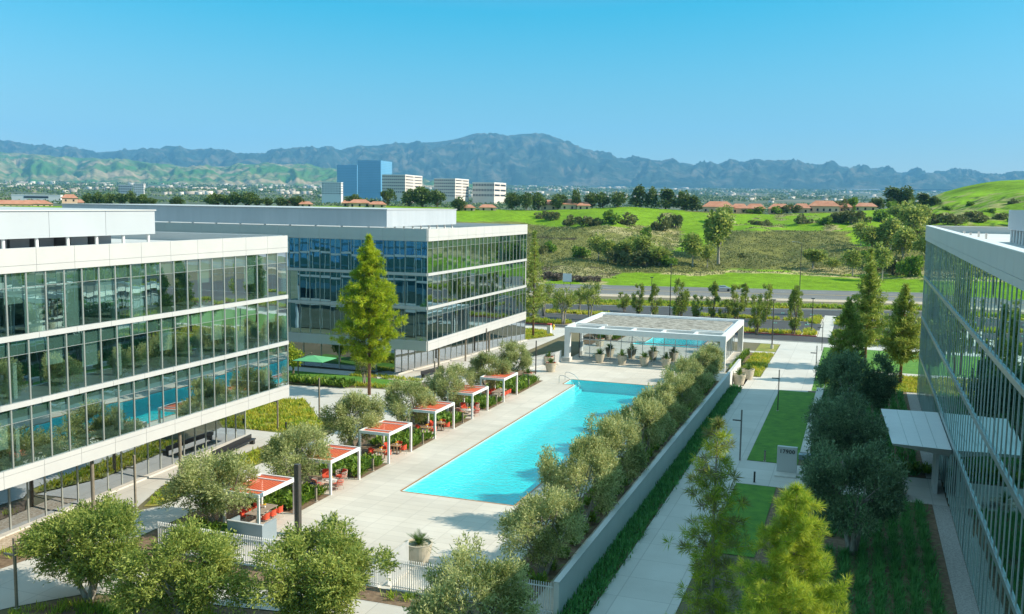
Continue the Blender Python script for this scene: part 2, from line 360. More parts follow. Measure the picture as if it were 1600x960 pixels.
def band(f, g, x0=-150, x1=90): return [(x0,f(x0)),(x1,f(x1)),(x1,g(x1)),(x0,g(x0))]
sheet('road_verge', [band(lambda x: rdA(x)+.3, lambda x: rdB(x)-6)], 0.008, m_ground)
sheet('gravel_verge', [band(lambda x: rdB(x)-6, lambda x: rdB(x)-.2)], 0.01, m_pebble)
sheet('road', [band(rdB, rdC, -220, 140)], 0.004, m_asph2)
sheet('road_marking', [band(lambda x: rdB(x)+12.2, lambda x: rdB(x)+12.45,-220,140), band(lambda x: rdB(x)+12.8, lambda x: rdB(x)+13.05,-220,140)], 0.012, m_liney)
sheet('lane_marking', [[(x,rdB(x)+6),(x+3,rdB(x+3)+6),(x+3,rdB(x+3)+6.18),(x,rdB(x)+6.18)] for x in range(-200,130,9)]+[[(x,rdB(x)+18.8),(x+3,rdB(x+3)+18.8),(x+3,rdB(x+3)+19),(x,rdB(x)+19)] for x in range(-200,130,9)]+[band(lambda x: rdB(x)+1.2, lambda x: rdB(x)+1.35,-220,140)], 0.012, m_line)
# kerbs
k = MB()
k.box(-150,70,161.9,162.05,-.03,.12)
for f in (rdB, rdC, rdA):
    off = -.2 if f is rdB else 0
    k.prism([(-150,f(-150)+off),(90,f(90)+off),(90,f(90)+off+.25),(-150,f(-150)+off+.25)], -.03, .14)
isl = [(-47,-9.0,170.2,173.4), (-30,-9.0,190.6,193.6), (-9.0,-6.5,170.2,178), (-9.0,-6.5,188,200.5), (-4.1,-1.6,170.2,178), (-4.1,-1.6,188,200.5), (-1.6,40,170.2,173.4), (-1.6,40,190.6,193.6),
       (-62,-49.5,165.3,170.2), (-60,-47,182,187)]
for a,b,c,d in isl: k.box(a,b,c,d,-.03,.13)
o = k.build('kerb', m_curb); o['kind'] = 'structure'
sheet('island_soil', [rect(a+.15,b-.15,c+.15,d-.15) for a,b,c,d in isl], 0.135, m_soil)
k = MB(); k.box(-47,-9,170.05,170.2,-.03,.15).box(-9,-6.5,170.05,170.2,-.03,.15).box(-4.1,40,170.05,170.2,-.03,.15).box(-60,-52,165.15,165.3,-.03,.15)
o = k.build('red_kerb', m_red); o['kind'] = 'structure'
sheet('parking_marking', [rect(x-.12,x+.12,y,y+1.5) for x in np.arange(-44,-7,2.9) for y in (176.5,186.5,205)]+[rect(x+.3,x+.5,y,y+1.5) for x in np.arange(-44,-7,2.9) for y in (176.5,186.5,205)], 0.01, m_lineg)
# ---- pool
k = MB()
b = [(PX0,PY0),(PX1,PY0),(PX1,PY1),(NX0,PY1),(NX0,NY0),(PX0,NY0)]
k.add([(x,y,-1.35) for x,y in b], [tuple(range(6))])
for i in range(6):
    p, q = b[i], b[(i+1)%6]
    k.add([(p[0],p[1],-1.35),(q[0],q[1],-1.35),(q[0],q[1],-.02),(p[0],p[1],-.02)], [(0,1,2,3)])
for i in range(4): k.box(NX0+.01+i*.38, NX0+.01+(i+1)*.38, NY0+.01, PY1-.01, -1.34, -.3-.26*i)
o = k.build('pool_basin', m_pool); o['kind'] = 'structure'
def water_mat():
    mt, n = newmat('pool_water_surface'); N = n.nodes; L = n.links
    out = N.new('ShaderNodeOutputMaterial'); t = N.new('ShaderNodeBsdfTransparent'); t.inputs[0].default_value = (.24,.88,.89,1)
    g = N.new('ShaderNodeBsdfGlossy'); g.inputs['Roughness'].default_value = .03
    f0 = N.new('ShaderNodeLayerWeight'); f0.inputs['Blend'].default_value = .5; f = N.new('ShaderNodeMath'); f.operation = 'POWER'; f.inputs[1].default_value = 3.6; L.new(f0.outputs['Facing'], f.inputs[0])
    nz = N.new('ShaderNodeTexNoise'); nz.inputs['Scale'].default_value = 2.8; nz.inputs['Detail'].default_value = 6
    ge = N.new('ShaderNodeNewGeometry'); L.new(ge.outputs['Position'], nz.inputs['Vector'])
    bp = N.new('ShaderNodeBump'); bp.inputs['Strength'].default_value = .9; bp.inputs['Distance'].default_value = .12
    L.new(nz.outputs['Fac'], bp.inputs['Height']); L.new(bp.outputs[0], g.inputs['Normal']); L.new(bp.outputs[0], f0.inputs['Normal'])
    mx = N.new('ShaderNodeMixShader'); L.new(f.outputs[0], mx.inputs[0]); L.new(t.outputs[0], mx.inputs[1]); L.new(g.outputs[0], mx.inputs[2]); L.new(mx.outputs[0], out.inputs[0])
    return mt
sheet('pool_water', [rect(PX0+.005,PX1-.005,PY0+.005,PY1-.005), rect(NX0+.005,PX0+.005,NY0+.005,PY1-.005)], -.13, water_mat())
k = MB(); cw = .16
for i in range(6):
    p, q = Vector((*b[i],0)), Vector((*b[(i+1)%6],0)); d = (q-p).normalized(); nrm = Vector((d.y,-d.x,0))
    k.prism([tuple((p+nrm*0.002)[:2]), tuple((q+nrm*.002)[:2]), tuple((q+nrm*cw)[:2]), tuple((p+nrm*cw)[:2])], -.01, .012+.0015*i)
o = k.build('pool_coping', m_cope); o['kind'] = 'structure'

# ---- hillside beyond the road
from mathutils import noise as mn
def dstart(px):
    v = ray(px, 400); return (256+13.9)/(v.y-.24*v.x)
CRX = [-400,0,100,300,600,740,840,980,1100,1200,1350,1400,1440,1470,1500,1530,1555,1600,2000]
CRY = [320,322,322,323,321,326,329,323,331,335,329,324,312,300,292,286,283,281,276]
def crest(px):
    y = float(np.interp(px, CRX, CRY)); dc = float(np.interp(px, [-400,1300,1480,2000],[520,520,620,640])); return dc, y
def TZ(px, d):
    ds = dstart(px); dc, yc = crest(px); zc = HC + (YH(px)-yc)/FPX*dc
    if d <= ds: return -.06
    if d <= dc:
        u = (d-ds)/(dc-ds)
        f = u**1.2 if px < 1350 else u**(1.2-.25*min(1,(px-1350)/150))
        und = mn.noise(Vector((px*.009, d*.016, 0)))*6.5 + mn.noise(Vector((px*.03, d*.05, 3)))*1.3
        return -.06 + zc*f + und*math.sin(PI*min(1,u*1.02))*min(1,u*4)
    v = (d-dc)/300
    return zc - .06 - 60*min(1.4, v)**1.3
def hill_at(px, py):
    ds = dstart(px); dc, _ = crest(px)
    d = ds
    while d < dc:
        if TZ(px, d) >= D(px, py, d).z: break
        d += 1.5
    p = D(px, py, d); return Vector((p.x, p.y, TZ(px, d))), d
GRN = np.array((.17,.3,.012)); SCR = np.array((.17,.175,.05)); DRY = np.array((.36,.32,.15)); BRN = np.array((.13,.1,.07)); DGR=np.array((.07,.13,.015))
def zone(px, py, wx, wy):
    n = mn.fractal(Vector((wx*.02, wy*.03, 1)), 1, 2, 4); n2 = mn.noise(Vector((wx*.11, wy*.11, 5)))
    py = py + n*5; pxx = px + n*22
    c = SCR
    if py < 346 and pxx < 830: c = GRN
    if py > 424 - (pxx-820)*.0: c = GRN
    if py > 433 + (pxx-900)*.012 and n2 > .1 and px < 960: c = DRY
    if pxx < 960 and 418 < py < 436 and px > 820: c = DRY if n2 > -.1 else BRN
    if (pxx-960)**2/170**2 + (py-338)**2/19**2 < 1 and pxx < 1080: c = GRN
    if 1040 < pxx < 1105 and 334 < py < 396: c = GRN if pxx > 1052 else DRY
    if 930 < pxx < 1060 and 352+abs(n)*6 < py < 386: c = DRY if n2 > 0 else SCR*1.3
    if 1105 < pxx < 1450 and 334 < py < 361 + n*5: c = GRN if n2 > -.28 else DRY
    if 1330 < pxx < 1440 and 320 < py < 385: c = GRN if n2 > -.35 else DRY
    if pxx > 1430 and py < 352: c = GRN*(1+.5*n) if n2 > -.12 or py < 303 else DRY*.7+GRN*.3
    if pxx > 1430 and py > 308 and mn.noise(Vector((wx*.3,wy*.14,2))) > .22: c = DGR
    if 1240 < pxx and 418 < py < 426: c = DRY
    if abs(py-(425+(px-1040)*.02)) < 1.6 and px > 1030: c = DRY*1.35
    if px > 820 and abs(py-(367+(px-820)*.09)) < 1.3 and px < 900: c = BRN*.4
    return c*(1+.35*n2*.6+.12*mn.noise(Vector((wx*.4,wy*.4,0))))
def terrain():
    cols = list(np.arange(-300, 1900, 7.0)); nr = 130
    V = []; C = []; rows = nr+12
    for px in cols:
        ds = dstart(px); dc, _ = crest(px)
        vv = ray(px, 400)
        for j in range(rows):
            d = ds-1 + (dc-ds+1)*(j/(nr-1))**1.05 if j < nr else dc + (j-nr+1)*30
            z = TZ(px, d)-.0; x, y = vv.x*d, vv.y*d
            pyv = YH(px) + (HC-z)/d*FPX
            V.append((x, y, z)); c = zone(px, pyv, x, y); C.append((max(c[0],0), max(c[1],0), max(c[2],0), 1))
    nC = len(cols); F = []
    for i in range(nC-1):
        for j in range(rows-1): F.append((i*rows+j, (i+1)*rows+j, (i+1)*rows+j+1, i*rows+j+1))
    mt, n = newmat('hill_vegetation'); N = n.nodes; L = n.links
    out = N.new('ShaderNodeOutputMaterial'); bs = N.new('ShaderNodeBsdfPrincipled'); bs.inputs['Roughness'].default_value = .95; bs.inputs['Specular IOR Level'].default_value = .1
    at = N.new('ShaderNodeAttribute'); at.attribute_name = 'cover'
    g = N.new('ShaderNodeNewGeometry'); nz = N.new('ShaderNodeTexNoise'); nz.inputs['Scale'].default_value = .35; nz.inputs['Detail'].default_value = 8; nz.inputs['Roughness'].default_value = .75
    L.new(g.outputs['Position'], nz.inputs['Vector'])
    mr = N.new('ShaderNodeMapRange'); mr.inputs['From Min'].default_value = .3; mr.inputs['From Max'].default_value = .7; mr.inputs['To Min'].default_value = .62; mr.inputs['To Max'].default_value = 1.3
    L.new(nz.outputs['Fac'], mr.inputs['Value'])
    sc = N.new('ShaderNodeVectorMath'); sc.operation = 'SCALE'; L.new(at.outputs['Color'], sc.inputs[0]); L.new(mr.outputs[0], sc.inputs['Scale']); L.new(sc.outputs[0], bs.inputs['Base Color'])
    bp = N.new('ShaderNodeBump'); bp.inputs['Strength'].default_value = .9; bp.inputs['Distance'].default_value = .8; L.new(nz.outputs['Fac'], bp.inputs['Height']); L.new(bp.outputs[0], bs.inputs['Normal'])
    L.new(bs.outputs[0], out.inputs[0])
    me = np_mesh('hillside', V, F, mt, smooth=True)
    ca = me.color_attributes.new('cover', 'FLOAT_COLOR', 'POINT'); ca.data.foreach_set('color', np.array(C, dtype=np.float32).ravel())
    link('hillside', me)['kind'] = 'structure'
terrain()
# ---- valley plain
def plain():
    cols = np.arange(-280, 1900, 20.0); ds = np.geomspace(750, 16800, 70)
    V = []
    yy = lambda d: np.interp(d, [750,1500,3000,6000,9000,12000,17000],[352,326,308,299,293,291,290])
    for px in cols:
        vv = ray(px, 400)
        for d in ds:
            z = HC + (YH(800)-yy(d)+ (px-800)*.002)/FPX*d
            V.append((vv.x*d, vv.y*d, z))
    nr = len(ds); F = [(i*nr+j,(i+1)*nr+j,(i+1)*nr+j+1,i*nr+j+1) for i in range(len(cols)-1) for j in range(nr-1)]
    mt = M('valley_floor', (.05,.07,.03), (.16,.14,.09), .0022, rough=.95, detail=10, thr=(.42,.62), c3=(.08,.1,.04))
    link('valley_plain', np_mesh('valley_plain', V, F, mt, smooth=True))['kind'] = 'structure'
plain()
def plain_z(d): 
    return HC + (YH(800)-np.interp(d, [750,1500,3000,6000,9000,12000,17000],[352,326,308,299,293,291,290]))/FPX*d
# ---- mountains
def mountains(name, SX, SY, d0, d1, ybase, c1, c2, c3, seed, amp, fx, step=4, patch=.006):
    cols = np.arange(SX[0], SX[-1]+1, step); nr = 90; V = []
    for px in cols:
        ys = np.interp(px, SX, SY) + mn.noise(Vector((px*.05, seed, 0)))*1.6 + mn.noise(Vector((px*.17, seed, 4)))*.8
        vv = ray(px, 400)
        for j in range(nr+14):
            t = j/(nr-1); d = d0 + (d1-d0)*t
            wob = mn.noise(Vector((px*.02, t*2, seed)))*14
            rg = 1-abs(mn.noise(Vector(((px+wob)*fx, t*1.6, seed))))*2
            rg2 = 1-abs(mn.noise(Vector(((px+wob*2)*fx*2.7, t*4, seed+9))))*2
            rg3 = 1-abs(mn.noise(Vector(((px)*fx*6, t*9, seed+5))))*2
            e = math.sin(PI*min(t,1))**.7
            y = ybase + (ys-ybase)*min(t,1)**.85 - (rg*.55+rg2*.35+rg3*.22)*amp*e
            if t > .93: y = max(y, ys-.5 + (0 if t<=1 else 0))
            z = HC + (YH(px)-y)/FPX*d
            if t > 1: z -= (t-1)*(d1-d0)*.4
            V.append((vv.x*d, vv.y*d, z))
    n = nr+14
    F = [(i*n+j,(i+1)*n+j,(i+1)*n+j+1,i*n+j+1) for i in range(len(cols)-1) for j in range(n-1)]
    mt = M(name+'_cover', c1, c2, patch, rough=1, spec=.05, detail=12, c3=c3, thr=(.38,.62), bump=.5, bscale=.02)
    mt.node_tree.nodes['Bump'].inputs['Distance'].default_value = 45
    link(name, np_mesh(name, V, F, mt, smooth=True))['kind'] = 'structure'
mountains('mountain_range', [-300,0,40,100,150,200,280,330,400,430,460,490,530,545,600,680,710,745,770,790,830,870,910,935,960,1000,1050,1110,1160,1210,1260,1300,1320,1380,1440,1455,1475,1500,1560,1700,2000],
    [210,222,228,233,241,237,233,238,243,240,236,232,238,233,228,224,220,210,214,214,211,220,235,243,250,252,258,263,256,254,260,262,265,272,278,273,277,279,283,290,296], 11500, 16000, 296, (.012,.03,.025), (.12,.11,.08), (.03,.05,.035), 3.1, 22, .021, step=3, patch=.0026)
mountains('foothills', [-300,0,30,60,100,150,200,250,300,360,420,470,530,600,660,760],
    [243,239,240,244,247,249,252,258,262,261,257,259,270,284,292,299], 7000, 10500, 297, (.06,.17,.03), (.34,.27,.16), (.1,.16,.05), 7.7, 15, .02, step=3, patch=.0022)
# ---- air
hz = MB().box(-19000, 8500, -300, 20900, -75, 1700)
mt, n = newmat('air'); vo = n.nodes.new('ShaderNodeVolumePrincipled'); vo.inputs['Color'].default_value = (.22,.6,1,1); vo.inputs['Density'].default_value = 6e-5
vo.inputs['Anisotropy'].default_value = 0.0
n.links.new(vo.outputs[0], n.nodes.new('ShaderNodeOutputMaterial').inputs['Volume'])
o = hz.build('haze', mt); o['kind'] = 'stuff'
#===BUILD===
# ================================================================== OFFICE BUILDINGS
def facade(root, p0, p1, bays, zs, glass, indiv=None, mmat=None, mw=.055, md=.11, plen=.9, blinds=.12, panel=True, colstep=6, jitter=.012, recess=0.0):
    """zs: list of (z0, z1) glass storeys; indiv(i, s) says which bays are separate windows"""
    org = root.location
    p0 = Vector((*p0, 0)); p1 = Vector((*p1, 0)); d = (p1-p0).normalized(); out = Vector((d.y, -d.x, 0)); W = (p1-p0).length/bays
    rest = MB(org); mul = MB(org); pl = MB(org); bl = MB(org)
    for s, (z0, z1) in enumerate(zs):
        for i in range(bays):
            a = p0+d*(W*i+mw/2); b_ = p0+d*(W*(i+1)-mw/2)
            j = [random.uniform(-jitter, jitter) for _ in range(4)]
            vs = [a+out*j[0]+Vector((0,0,z0)), b_+out*j[1]+Vector((0,0,z0)), b_+out*(j[1]+j[2]-j[0])+Vector((0,0,z1)), a+out*j[2]+Vector((0,0,z1))]
            if indiv and indiv(i, s): MB(org).add(vs, [(0,1,2,3)]).build('window', glass, root)
            else: rest.add(vs, [(0,1,2,3)])
            if random.random() < blinds:
                h = random.choice((.35,.55,1.0))*(z1-z0-plen)
                q0 = a-out*.22; q1 = b_-out*.22
                bl.add([q0+Vector((0,0,z1-plen-h)), q1+Vector((0,0,z1-plen-h)), q1+Vector((0,0,z1-plen)), q0+Vector((0,0,z1-plen))], [(0,1,2,3)])
        for i in range(bays+1):
            c = p0+d*(W*i)
            mul.bar(c+Vector((0,0,z0))+out*.02, c+Vector((0,0,z1))+out*.02, mw, md)
        mul.bar(p0+Vector((0,0,z1-plen))+out*.012, p1+Vector((0,0,z1-plen))+out*.012, .03, .03)
        if panel: 
            a = p0-out*.16; b_ = p1-out*.16
            pl.add([a+Vector((0,0,z1-plen)), b_+Vector((0,0,z1-plen)), b_+Vector((0,0,z1+.02)), a+Vector((0,0,z1+.02)),
                    a-out*.1+Vector((0,0,z1-plen)), b_-out*.1+Vector((0,0,z1-plen)), b_-out*.1+Vector((0,0,z1+.02)), a-out*.1+Vector((0,0,z1+.02))], [(0,1,2,3),(5,4,7,6),(0,4,5,1)])
    if rest.v: tag(rest.build('window_run', glass, root), kind='stuff')
    mul.build('mullions', mmat or m_alu, root)
    if pl.v: pl.build('ceiling_edge', m_ceil, root)
    if bl.v: bl.build('roller_blinds', m_blind, root)
    return d, out, W
def panelband(root, p0, p1, z0, z1, mt, t=.14, step=3.04, name='fascia', reveal=None):
    """white metal band, cut into panels by open joints"""
    org = root.location
    p0 = Vector((*p0, 0)); p1 = Vector((*p1, 0)); d = (p1-p0).normalized(); out = Vector((d.y, -d.x, 0)); L = (p1-p0).length
    k = MB(org); n = max(1, round(L/step)); zz = [z0, z1] if not reveal else [z0, reveal, z1]
    for i in range(n):
        a = p0+d*(L*i/n+.012); b_ = p0+d*(L*(i+1)/n-.012)
        for q in range(len(zz)-1):
            k.prism([tuple(a[:2]), tuple(b_[:2]), tuple((b_+out*t)[:2]), tuple((a+out*t)[:2])], zz[q]+(.012 if q else 0), zz[q+1]-(.012 if q < len(zz)-2 else 0))
    k.prism([tuple((p0-out*.3)[:2]), tuple((p1-out*.3)[:2]), tuple((p1+out*(t-.035))[:2]), tuple((p0+out*(t-.035))[:2])], z0+.005, z1-.01)
    return k.build(name, mt, root)
def slab(root, x0, x1, y0, y1, z0, z1, mt=m_slab, name='floor_slab'):
    return MB(root.location).box(x0, x1, y0, y1, z0, z1).build(name, mt, root)
def bpost(root, xs, ys, z0, z1, r=.3, name='column', mt=m_col):
    for x in xs:
        for y in ys: MB(root.location).tube([(x,y,z0),(x,y,z1)], r, 12).build(name, mt, root)

# ---- left building
B1X, B1Y0, B1Y1 = -48.65, 18.0, 73.9
t = WT('office_building', 'sunlit glass office building at the left edge, under a pale rooftop screen', 'building', (B1X-15, 46, 0), 'glass office buildings with white bands')
zs = [(5.24,8.93),(9.3,13.12),(13.5,17.3)]
by = 37; Wb = (B1Y1-B1Y0)/by; first = int((42.4-B1Y0)/Wb)
facade(t, (B1X,B1Y0), (B1X,B1Y1), by, zs, m_glass, lambda i, s: i >= first, blinds=.16)
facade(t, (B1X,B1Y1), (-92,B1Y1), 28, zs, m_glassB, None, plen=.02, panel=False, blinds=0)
for za, zb in ((4.14,5.22),): 
    panelband(t, (B1X,B1Y0), (B1X,B1Y1), za, zb, m_white, reveal=4.9); panelband(t, (B1X,B1Y1), (-92,B1Y1), za, zb, m_white, reveal=4.9)
for za, zb in ((8.95,9.28),(13.14,13.48)):
    panelband(t, (B1X,B1Y0), (B1X,B1Y1), za, zb, m_band, name='floor_band'); panelband(t, (B1X,B1Y1), (-92,B1Y1), za, zb, m_band, name='floor_band')
panelband(t, (B1X,B1Y0), (B1X,B1Y1), 17.32, 18.82, m_white, name='parapet', reveal=17.75); panelband(t, (B1X,B1Y1), (-92,B1Y1), 17.32, 18.82, m_white, name='parapet', reveal=17.75)
for z in (4.2, 8.97, 13.16): slab(t, -92, B1X-.32, B1Y0, B1Y1-.32, z, z+.28)
slab(t, -92, B1X-.3, B1Y0, B1Y1-.3, 17.5, 18.05, m_roof, 'roof')
slab(t, -88, B1X-9, B1Y0, B1Y1-9, 0, 17.4, m_core, 'core')
slab(t, -92, -91.7, B1Y0, B1Y1, 0, 18.8, m_metal, 'rear_wall'); slab(t, -91.6, B1X, B1Y0-.2, B1Y0-.02, 0, 18.8, m_metal, 'end_wall')
bpost(t, [B1X-1.4], [B1Y1-1.5-9.1*i for i in range(6)], 5.25, 17.3, .32)
g0, g1 = (-50.6, 26.0), (-53.3, 73.8)
facade(t, g0, g1, 31, [(.12,4.13)], m_glass2, lambda i, s: i >= 12 and True, plen=.02, blinds=0, panel=False)
facade(t, g1, (-90,73.8), 20, [(.12,4.13)], m_glass2, None, plen=.02, blinds=0, panel=False)
panelband(t, g0, g1, 0, .12, m_curb, t=.5, name='plinth', step=9)
bpost(t, [B1X-.7], [B1Y1-14.0-9.1*i for i in range(3)], 0, 4.2, .13, 'soffit_column', m_bronze)
# rooftop screen on posts with plant beneath
k = MB(t.location)
for i in range(8): k.box(-75, -56, 65.5-5.6*(i+1)+.03, 65.5-5.6*i, 19.0, 20.93)
k.build('plant_screen', M('light_screen', (.42,.455,.48), None, .2, rough=.45), t)
MB(t.location).box(-75.1,-55.9,20.6,65.6,20.94,21.03).build('screen_cap', m_white, t)
bpost(t, [-56.3], [65.0-2.9*i for i in range(12)], 18.05, 19.0, .13, 'screen_post', m_whitep)
k = MB(t.location)
for y in np.arange(44, 64, 2.6): k.box(-62, -59.2-random.random(), y, y+1.8, 18.05, 18.85+random.random()*.1)
k.build('air_handler', m_metal, t)

# ---- middle building
B2X, B2Y0, B2Y1 = -50.5, 107.6, 144.8
t = WT('office_building', 'glass office building behind the tall pine, with a shaded blue front and long rooftop box', 'building', (B2X-30, 126, 0), 'glass office buildings with white bands')
zs = [(4.66,8.58),(8.97,12.82),(13.2,17.12)]
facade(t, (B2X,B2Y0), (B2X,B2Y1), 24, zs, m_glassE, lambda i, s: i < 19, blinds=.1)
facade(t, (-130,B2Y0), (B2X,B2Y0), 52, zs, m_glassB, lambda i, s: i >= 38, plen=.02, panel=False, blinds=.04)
for a, c in (((B2X,B2Y0),(B2X,B2Y1)), ((-130,B2Y0),(B2X,B2Y0))):
    panelband(t, a, c, 3.4, 4.64, m_white, reveal=4.3)
    panelband(t, a, c, 8.6, 8.95, m_band, name='floor_band'); panelband(t, a, c, 12.84, 13.18, m_band, name='floor_band')
    panelband(t, a, c, 17.14, 18.66, m_white, name='parapet', reveal=17.6)
panelband(t, (B2X,B2Y1), (-130,B2Y1), 0, 18.66, m_white, name='rear_wall', step=6)
for z in (3.5, 8.62, 12.86): slab(t, -130, B2X-.32, B2Y0+.32, B2Y1-.3, z, z+.28)
slab(t, -130, B2X-.3, B2Y0+.3, B2Y1-.3, 17.3, 17.9, m_roof, 'roof')
slab(t, -129, B2X-9, B2Y0+9, B2Y1-5, 0, 17.2, m_core, 'core')
bpost(t, [B2X-1.4], [B2Y0+1.5+9.1*i for i in range(5)], 4.66, 17.1, .32)
bpost(t, [B2X-1.4-9.1*i for i in range(1,5)], [B2Y0+1.5], 4.66, 17.1, .32)
facade(t, (-55.3,108.3), (B2X+.02,B2Y1-.1), 24, [(.12,3.38)], m_glass2, None, plen=.02, blinds=0, panel=False)
facade(t, (-110,109.4), (-55.3,108.3), 20, [(.12,3.38)], m_glass2, None, plen=.02, blinds=0, panel=False, mw=.12)
panelband(t, (-55.3,108.3), (B2X+.02,B2Y1-.1), 0, .12, m_curb, t=.5, name='plinth', step=9)
bpost(t, [B2X-.6], [112.5, 121.5, 130.5], 0, 3.45, .13, 'soffit_column', m_bronze)
MB(t.location).box(-112,-58,111.2,133.8,18.7,20.9).build('plant_screen', M('blue_screen', (.4,.44,.48), (.36,.4,.44), .4, rough=.5, aniso=(3,3,.3)), t)
MB(t.location).box(-112.1,-57.9,111.1,133.9,20.91,21.0).build('screen_cap', m_white, t)
bpost(t, [-58.6], [112.0+2.7*i for i in range(9)], 17.9, 18.7, .14, 'screen_post', m_whitep)
bpost(t, [-61-4*i for i in range(12)], [111.8], 17.9, 18.7, .14, 'screen_post', m_whitep)
MB(t.location).box(-53,-50.9,B2Y0+.3,B2Y1-.3,18.2,18.5).build('roof_walkway', m_metal, t)

# ---- right building
B3X, B3Y0, B3Y1 = 7.07, 30.0, 122.0
t = WT('office_building', 'glass office building at the right edge, mirroring the planting beside it, in its own shade', 'building', (B3X+15, 76, 0), 'glass office buildings with white bands')
zs = [(.08,4.58),(4.95,9.08),(9.45,13.84),(14.2,18.38)]
by = 61; Wb = (B3Y1-B3Y0)/by; f0 = int((44.5-B3Y0)/Wb)
m_glass3 = glassmat('mirror_glass', .6, (.25,.4,.4), (.75,.97,.95), wob=.08)
facade(t, (B3X,B3Y1), (B3X,B3Y0), by, zs, m_glass3, lambda i, s: f0 <= by-1-i < f0+25, mmat=M('pale_mullion', (.5,.58,.56), None, 1, rough=.4), blinds=.0, mw=.035, md=.045, plen=.02, panel=False)
facade(t, (45,B3Y1), (B3X,B3Y1), 25, zs, m_glass3, None, blinds=.0, mw=.05, plen=.02)
for a, c in (((B3X,B3Y1),(B3X,B3Y0)), ((45,B3Y1),(B3X,B3Y1)), ((B3X,B3Y0),(45,B3Y0))):
    for z0, z1 in ((4.6,4.93),(9.1,9.43),(13.86,14.18)): panelband(t, a, c, z0, z1, m_alu, t=.1, name='floor_band')
    panelband(t, a, c, 18.4, 20.05, m_white, t=.16, name='parapet', reveal=18.85)
facade(t, (B3X,B3Y0), (45,B3Y0), 25, zs, m_glass3, None, blinds=.0, mw=.05, plen=.02)
k = MB(t.location); k.box(B3X+.15,45,B3Y1-.55,B3Y1-.1,20.05,20.1).box(B3X-.18,B3X+.5,B3Y0,B3Y1+.18,20.052,20.11); k.build('parapet_cap', m_whitep, t)
for z in (4.62, 9.12, 13.88): slab(t, B3X+.32, 45, B3Y0+.3, B3Y1-.32, z, z+.28)
slab(t, B3X+.3, 45, B3Y0+.3, B3Y1-.3, 18.7, 19.3, M('pale_roof', (.6,.6,.58), (.54,.54,.53), .2, rough=.85), 'roof')
slab(t, B3X+9, 44, B3Y0+6, B3Y1-8, 0, 18.5, m_core, 'core')
MB(t.location).box(11.6,36,34,91.3,20.4,22.03).build('plant_screen', m_metal, t)
bpost(t, [11.9], [91.0-1.6*i for i in range(18)], 19.3, 20.4, .12, 'screen_post', m_whitep)
bpost(t, [9.3, 10.6], [97.0, 103.0], 19.3, 19.9, .1, 'roof_vent', m_steel)
# entrance canopy: thick wedge roof on two fin walls
k = MB(t.location)
top = [(2.3,89.8),(2.9,76.6),(7.0,76.2),(7.0,90.2)]
k.add([(x,y,4.3) for x,y in top]+[(2.35,89.7,4.15),(2.95,76.7,4.15),(7.0,77.6,3.45),(7.0,89.0,3.45)], [(0,1,2,3),(7,6,5,4),(0,4,5,1),(1,5,6,2),(2,6,7,3),(3,7,4,0)])
can = k.build('entrance_canopy', m_whitep, t)
k = MB(t.location)
for a in (.28,.52,.76): k.bar((2.3+4.7*a,89.9,4.31),(2.9+4.1*a,76.5,4.31),.03,.02)
k.build('canopy_seam', m_alu, can)
MB(t.location).box(6.2,6.45,79.2,82.2,0,3.6).build('canopy_wall', m_white, t)

# ---- pool pavilion
t = WT('pool_pavilion', 'white framed glass pavilion with a gravel roof at the far end of the pool', 'pavilion', (-27.5, 138, 0))
x0,x1,y0,y1,zt,bh = -38.6,-16.3,127.6,148.0,4.85,.75
k = MB(t.location)
k.box(x0,x1,y0,y0+.7,zt-bh,zt).box(x0,x1,y1-.7,y1,zt-bh,zt).box(x0,x0+.7,y0+.7,y1-.7,zt-bh,zt).box(x1-.7,x1,y0+.7,y1-.7,zt-bh,zt)
for xx in (x0+4.6, x0+9.2, x0+13.4, x0+17.8): k.box(xx,xx+.35,y0+.7,y0+3.2,zt-bh+.1,zt-.02)
k.box(x0+.7,x1-.7,y0+3.2,y0+3.6,zt-bh+.1,zt+.03)
k.build('roof_frame', m_whitep, t)
for (a, c) in ((x0,y0),(x1-.75,y0),(x0,y1-.7),(x1-.75,y1-.7)):
    MB(t.location).box(a,a+.75,c,c+.7,0,zt-bh-.002).build('column', m_whitep, t)
MB(t.location).box(x0-.4,x0+.9,y0-.35,y0+.9,0,.55).build('column_base', m_curb, t)
MB(t.location).box(x0+.7,x1-.7,y0+3.6,y1-.7,zt-.55,zt-.35).build('roof_deck', m_metal, t)
MB(t.location).box(x0+1.3,x1-1.4,y0+4.1,y1-2.6,zt-.35,zt-.12).build('gravel_roof', M('roof_gravel', (.13,.12,.1), (.4,.38,.33), 1.6, rough=.95, detail=8), t)
k = MB(t.location); MB(t.location).box(x0+.7,x1-.7,y1-2.2,y1-1.9,zt-.35,zt-.02).build('roof_upstand', m_whitep, t); MB(t.location).box(x0+.75,x0+5.2,y0+3.65,y0+3.9,zt-.1,zt+.18).build('roof_upstand', m_whitep, t); MB(t.location).box(x1-5.2,x1-.75,y0+3.65,y0+3.9,zt-.1,zt+.18).build('roof_upstand', m_whitep, t)
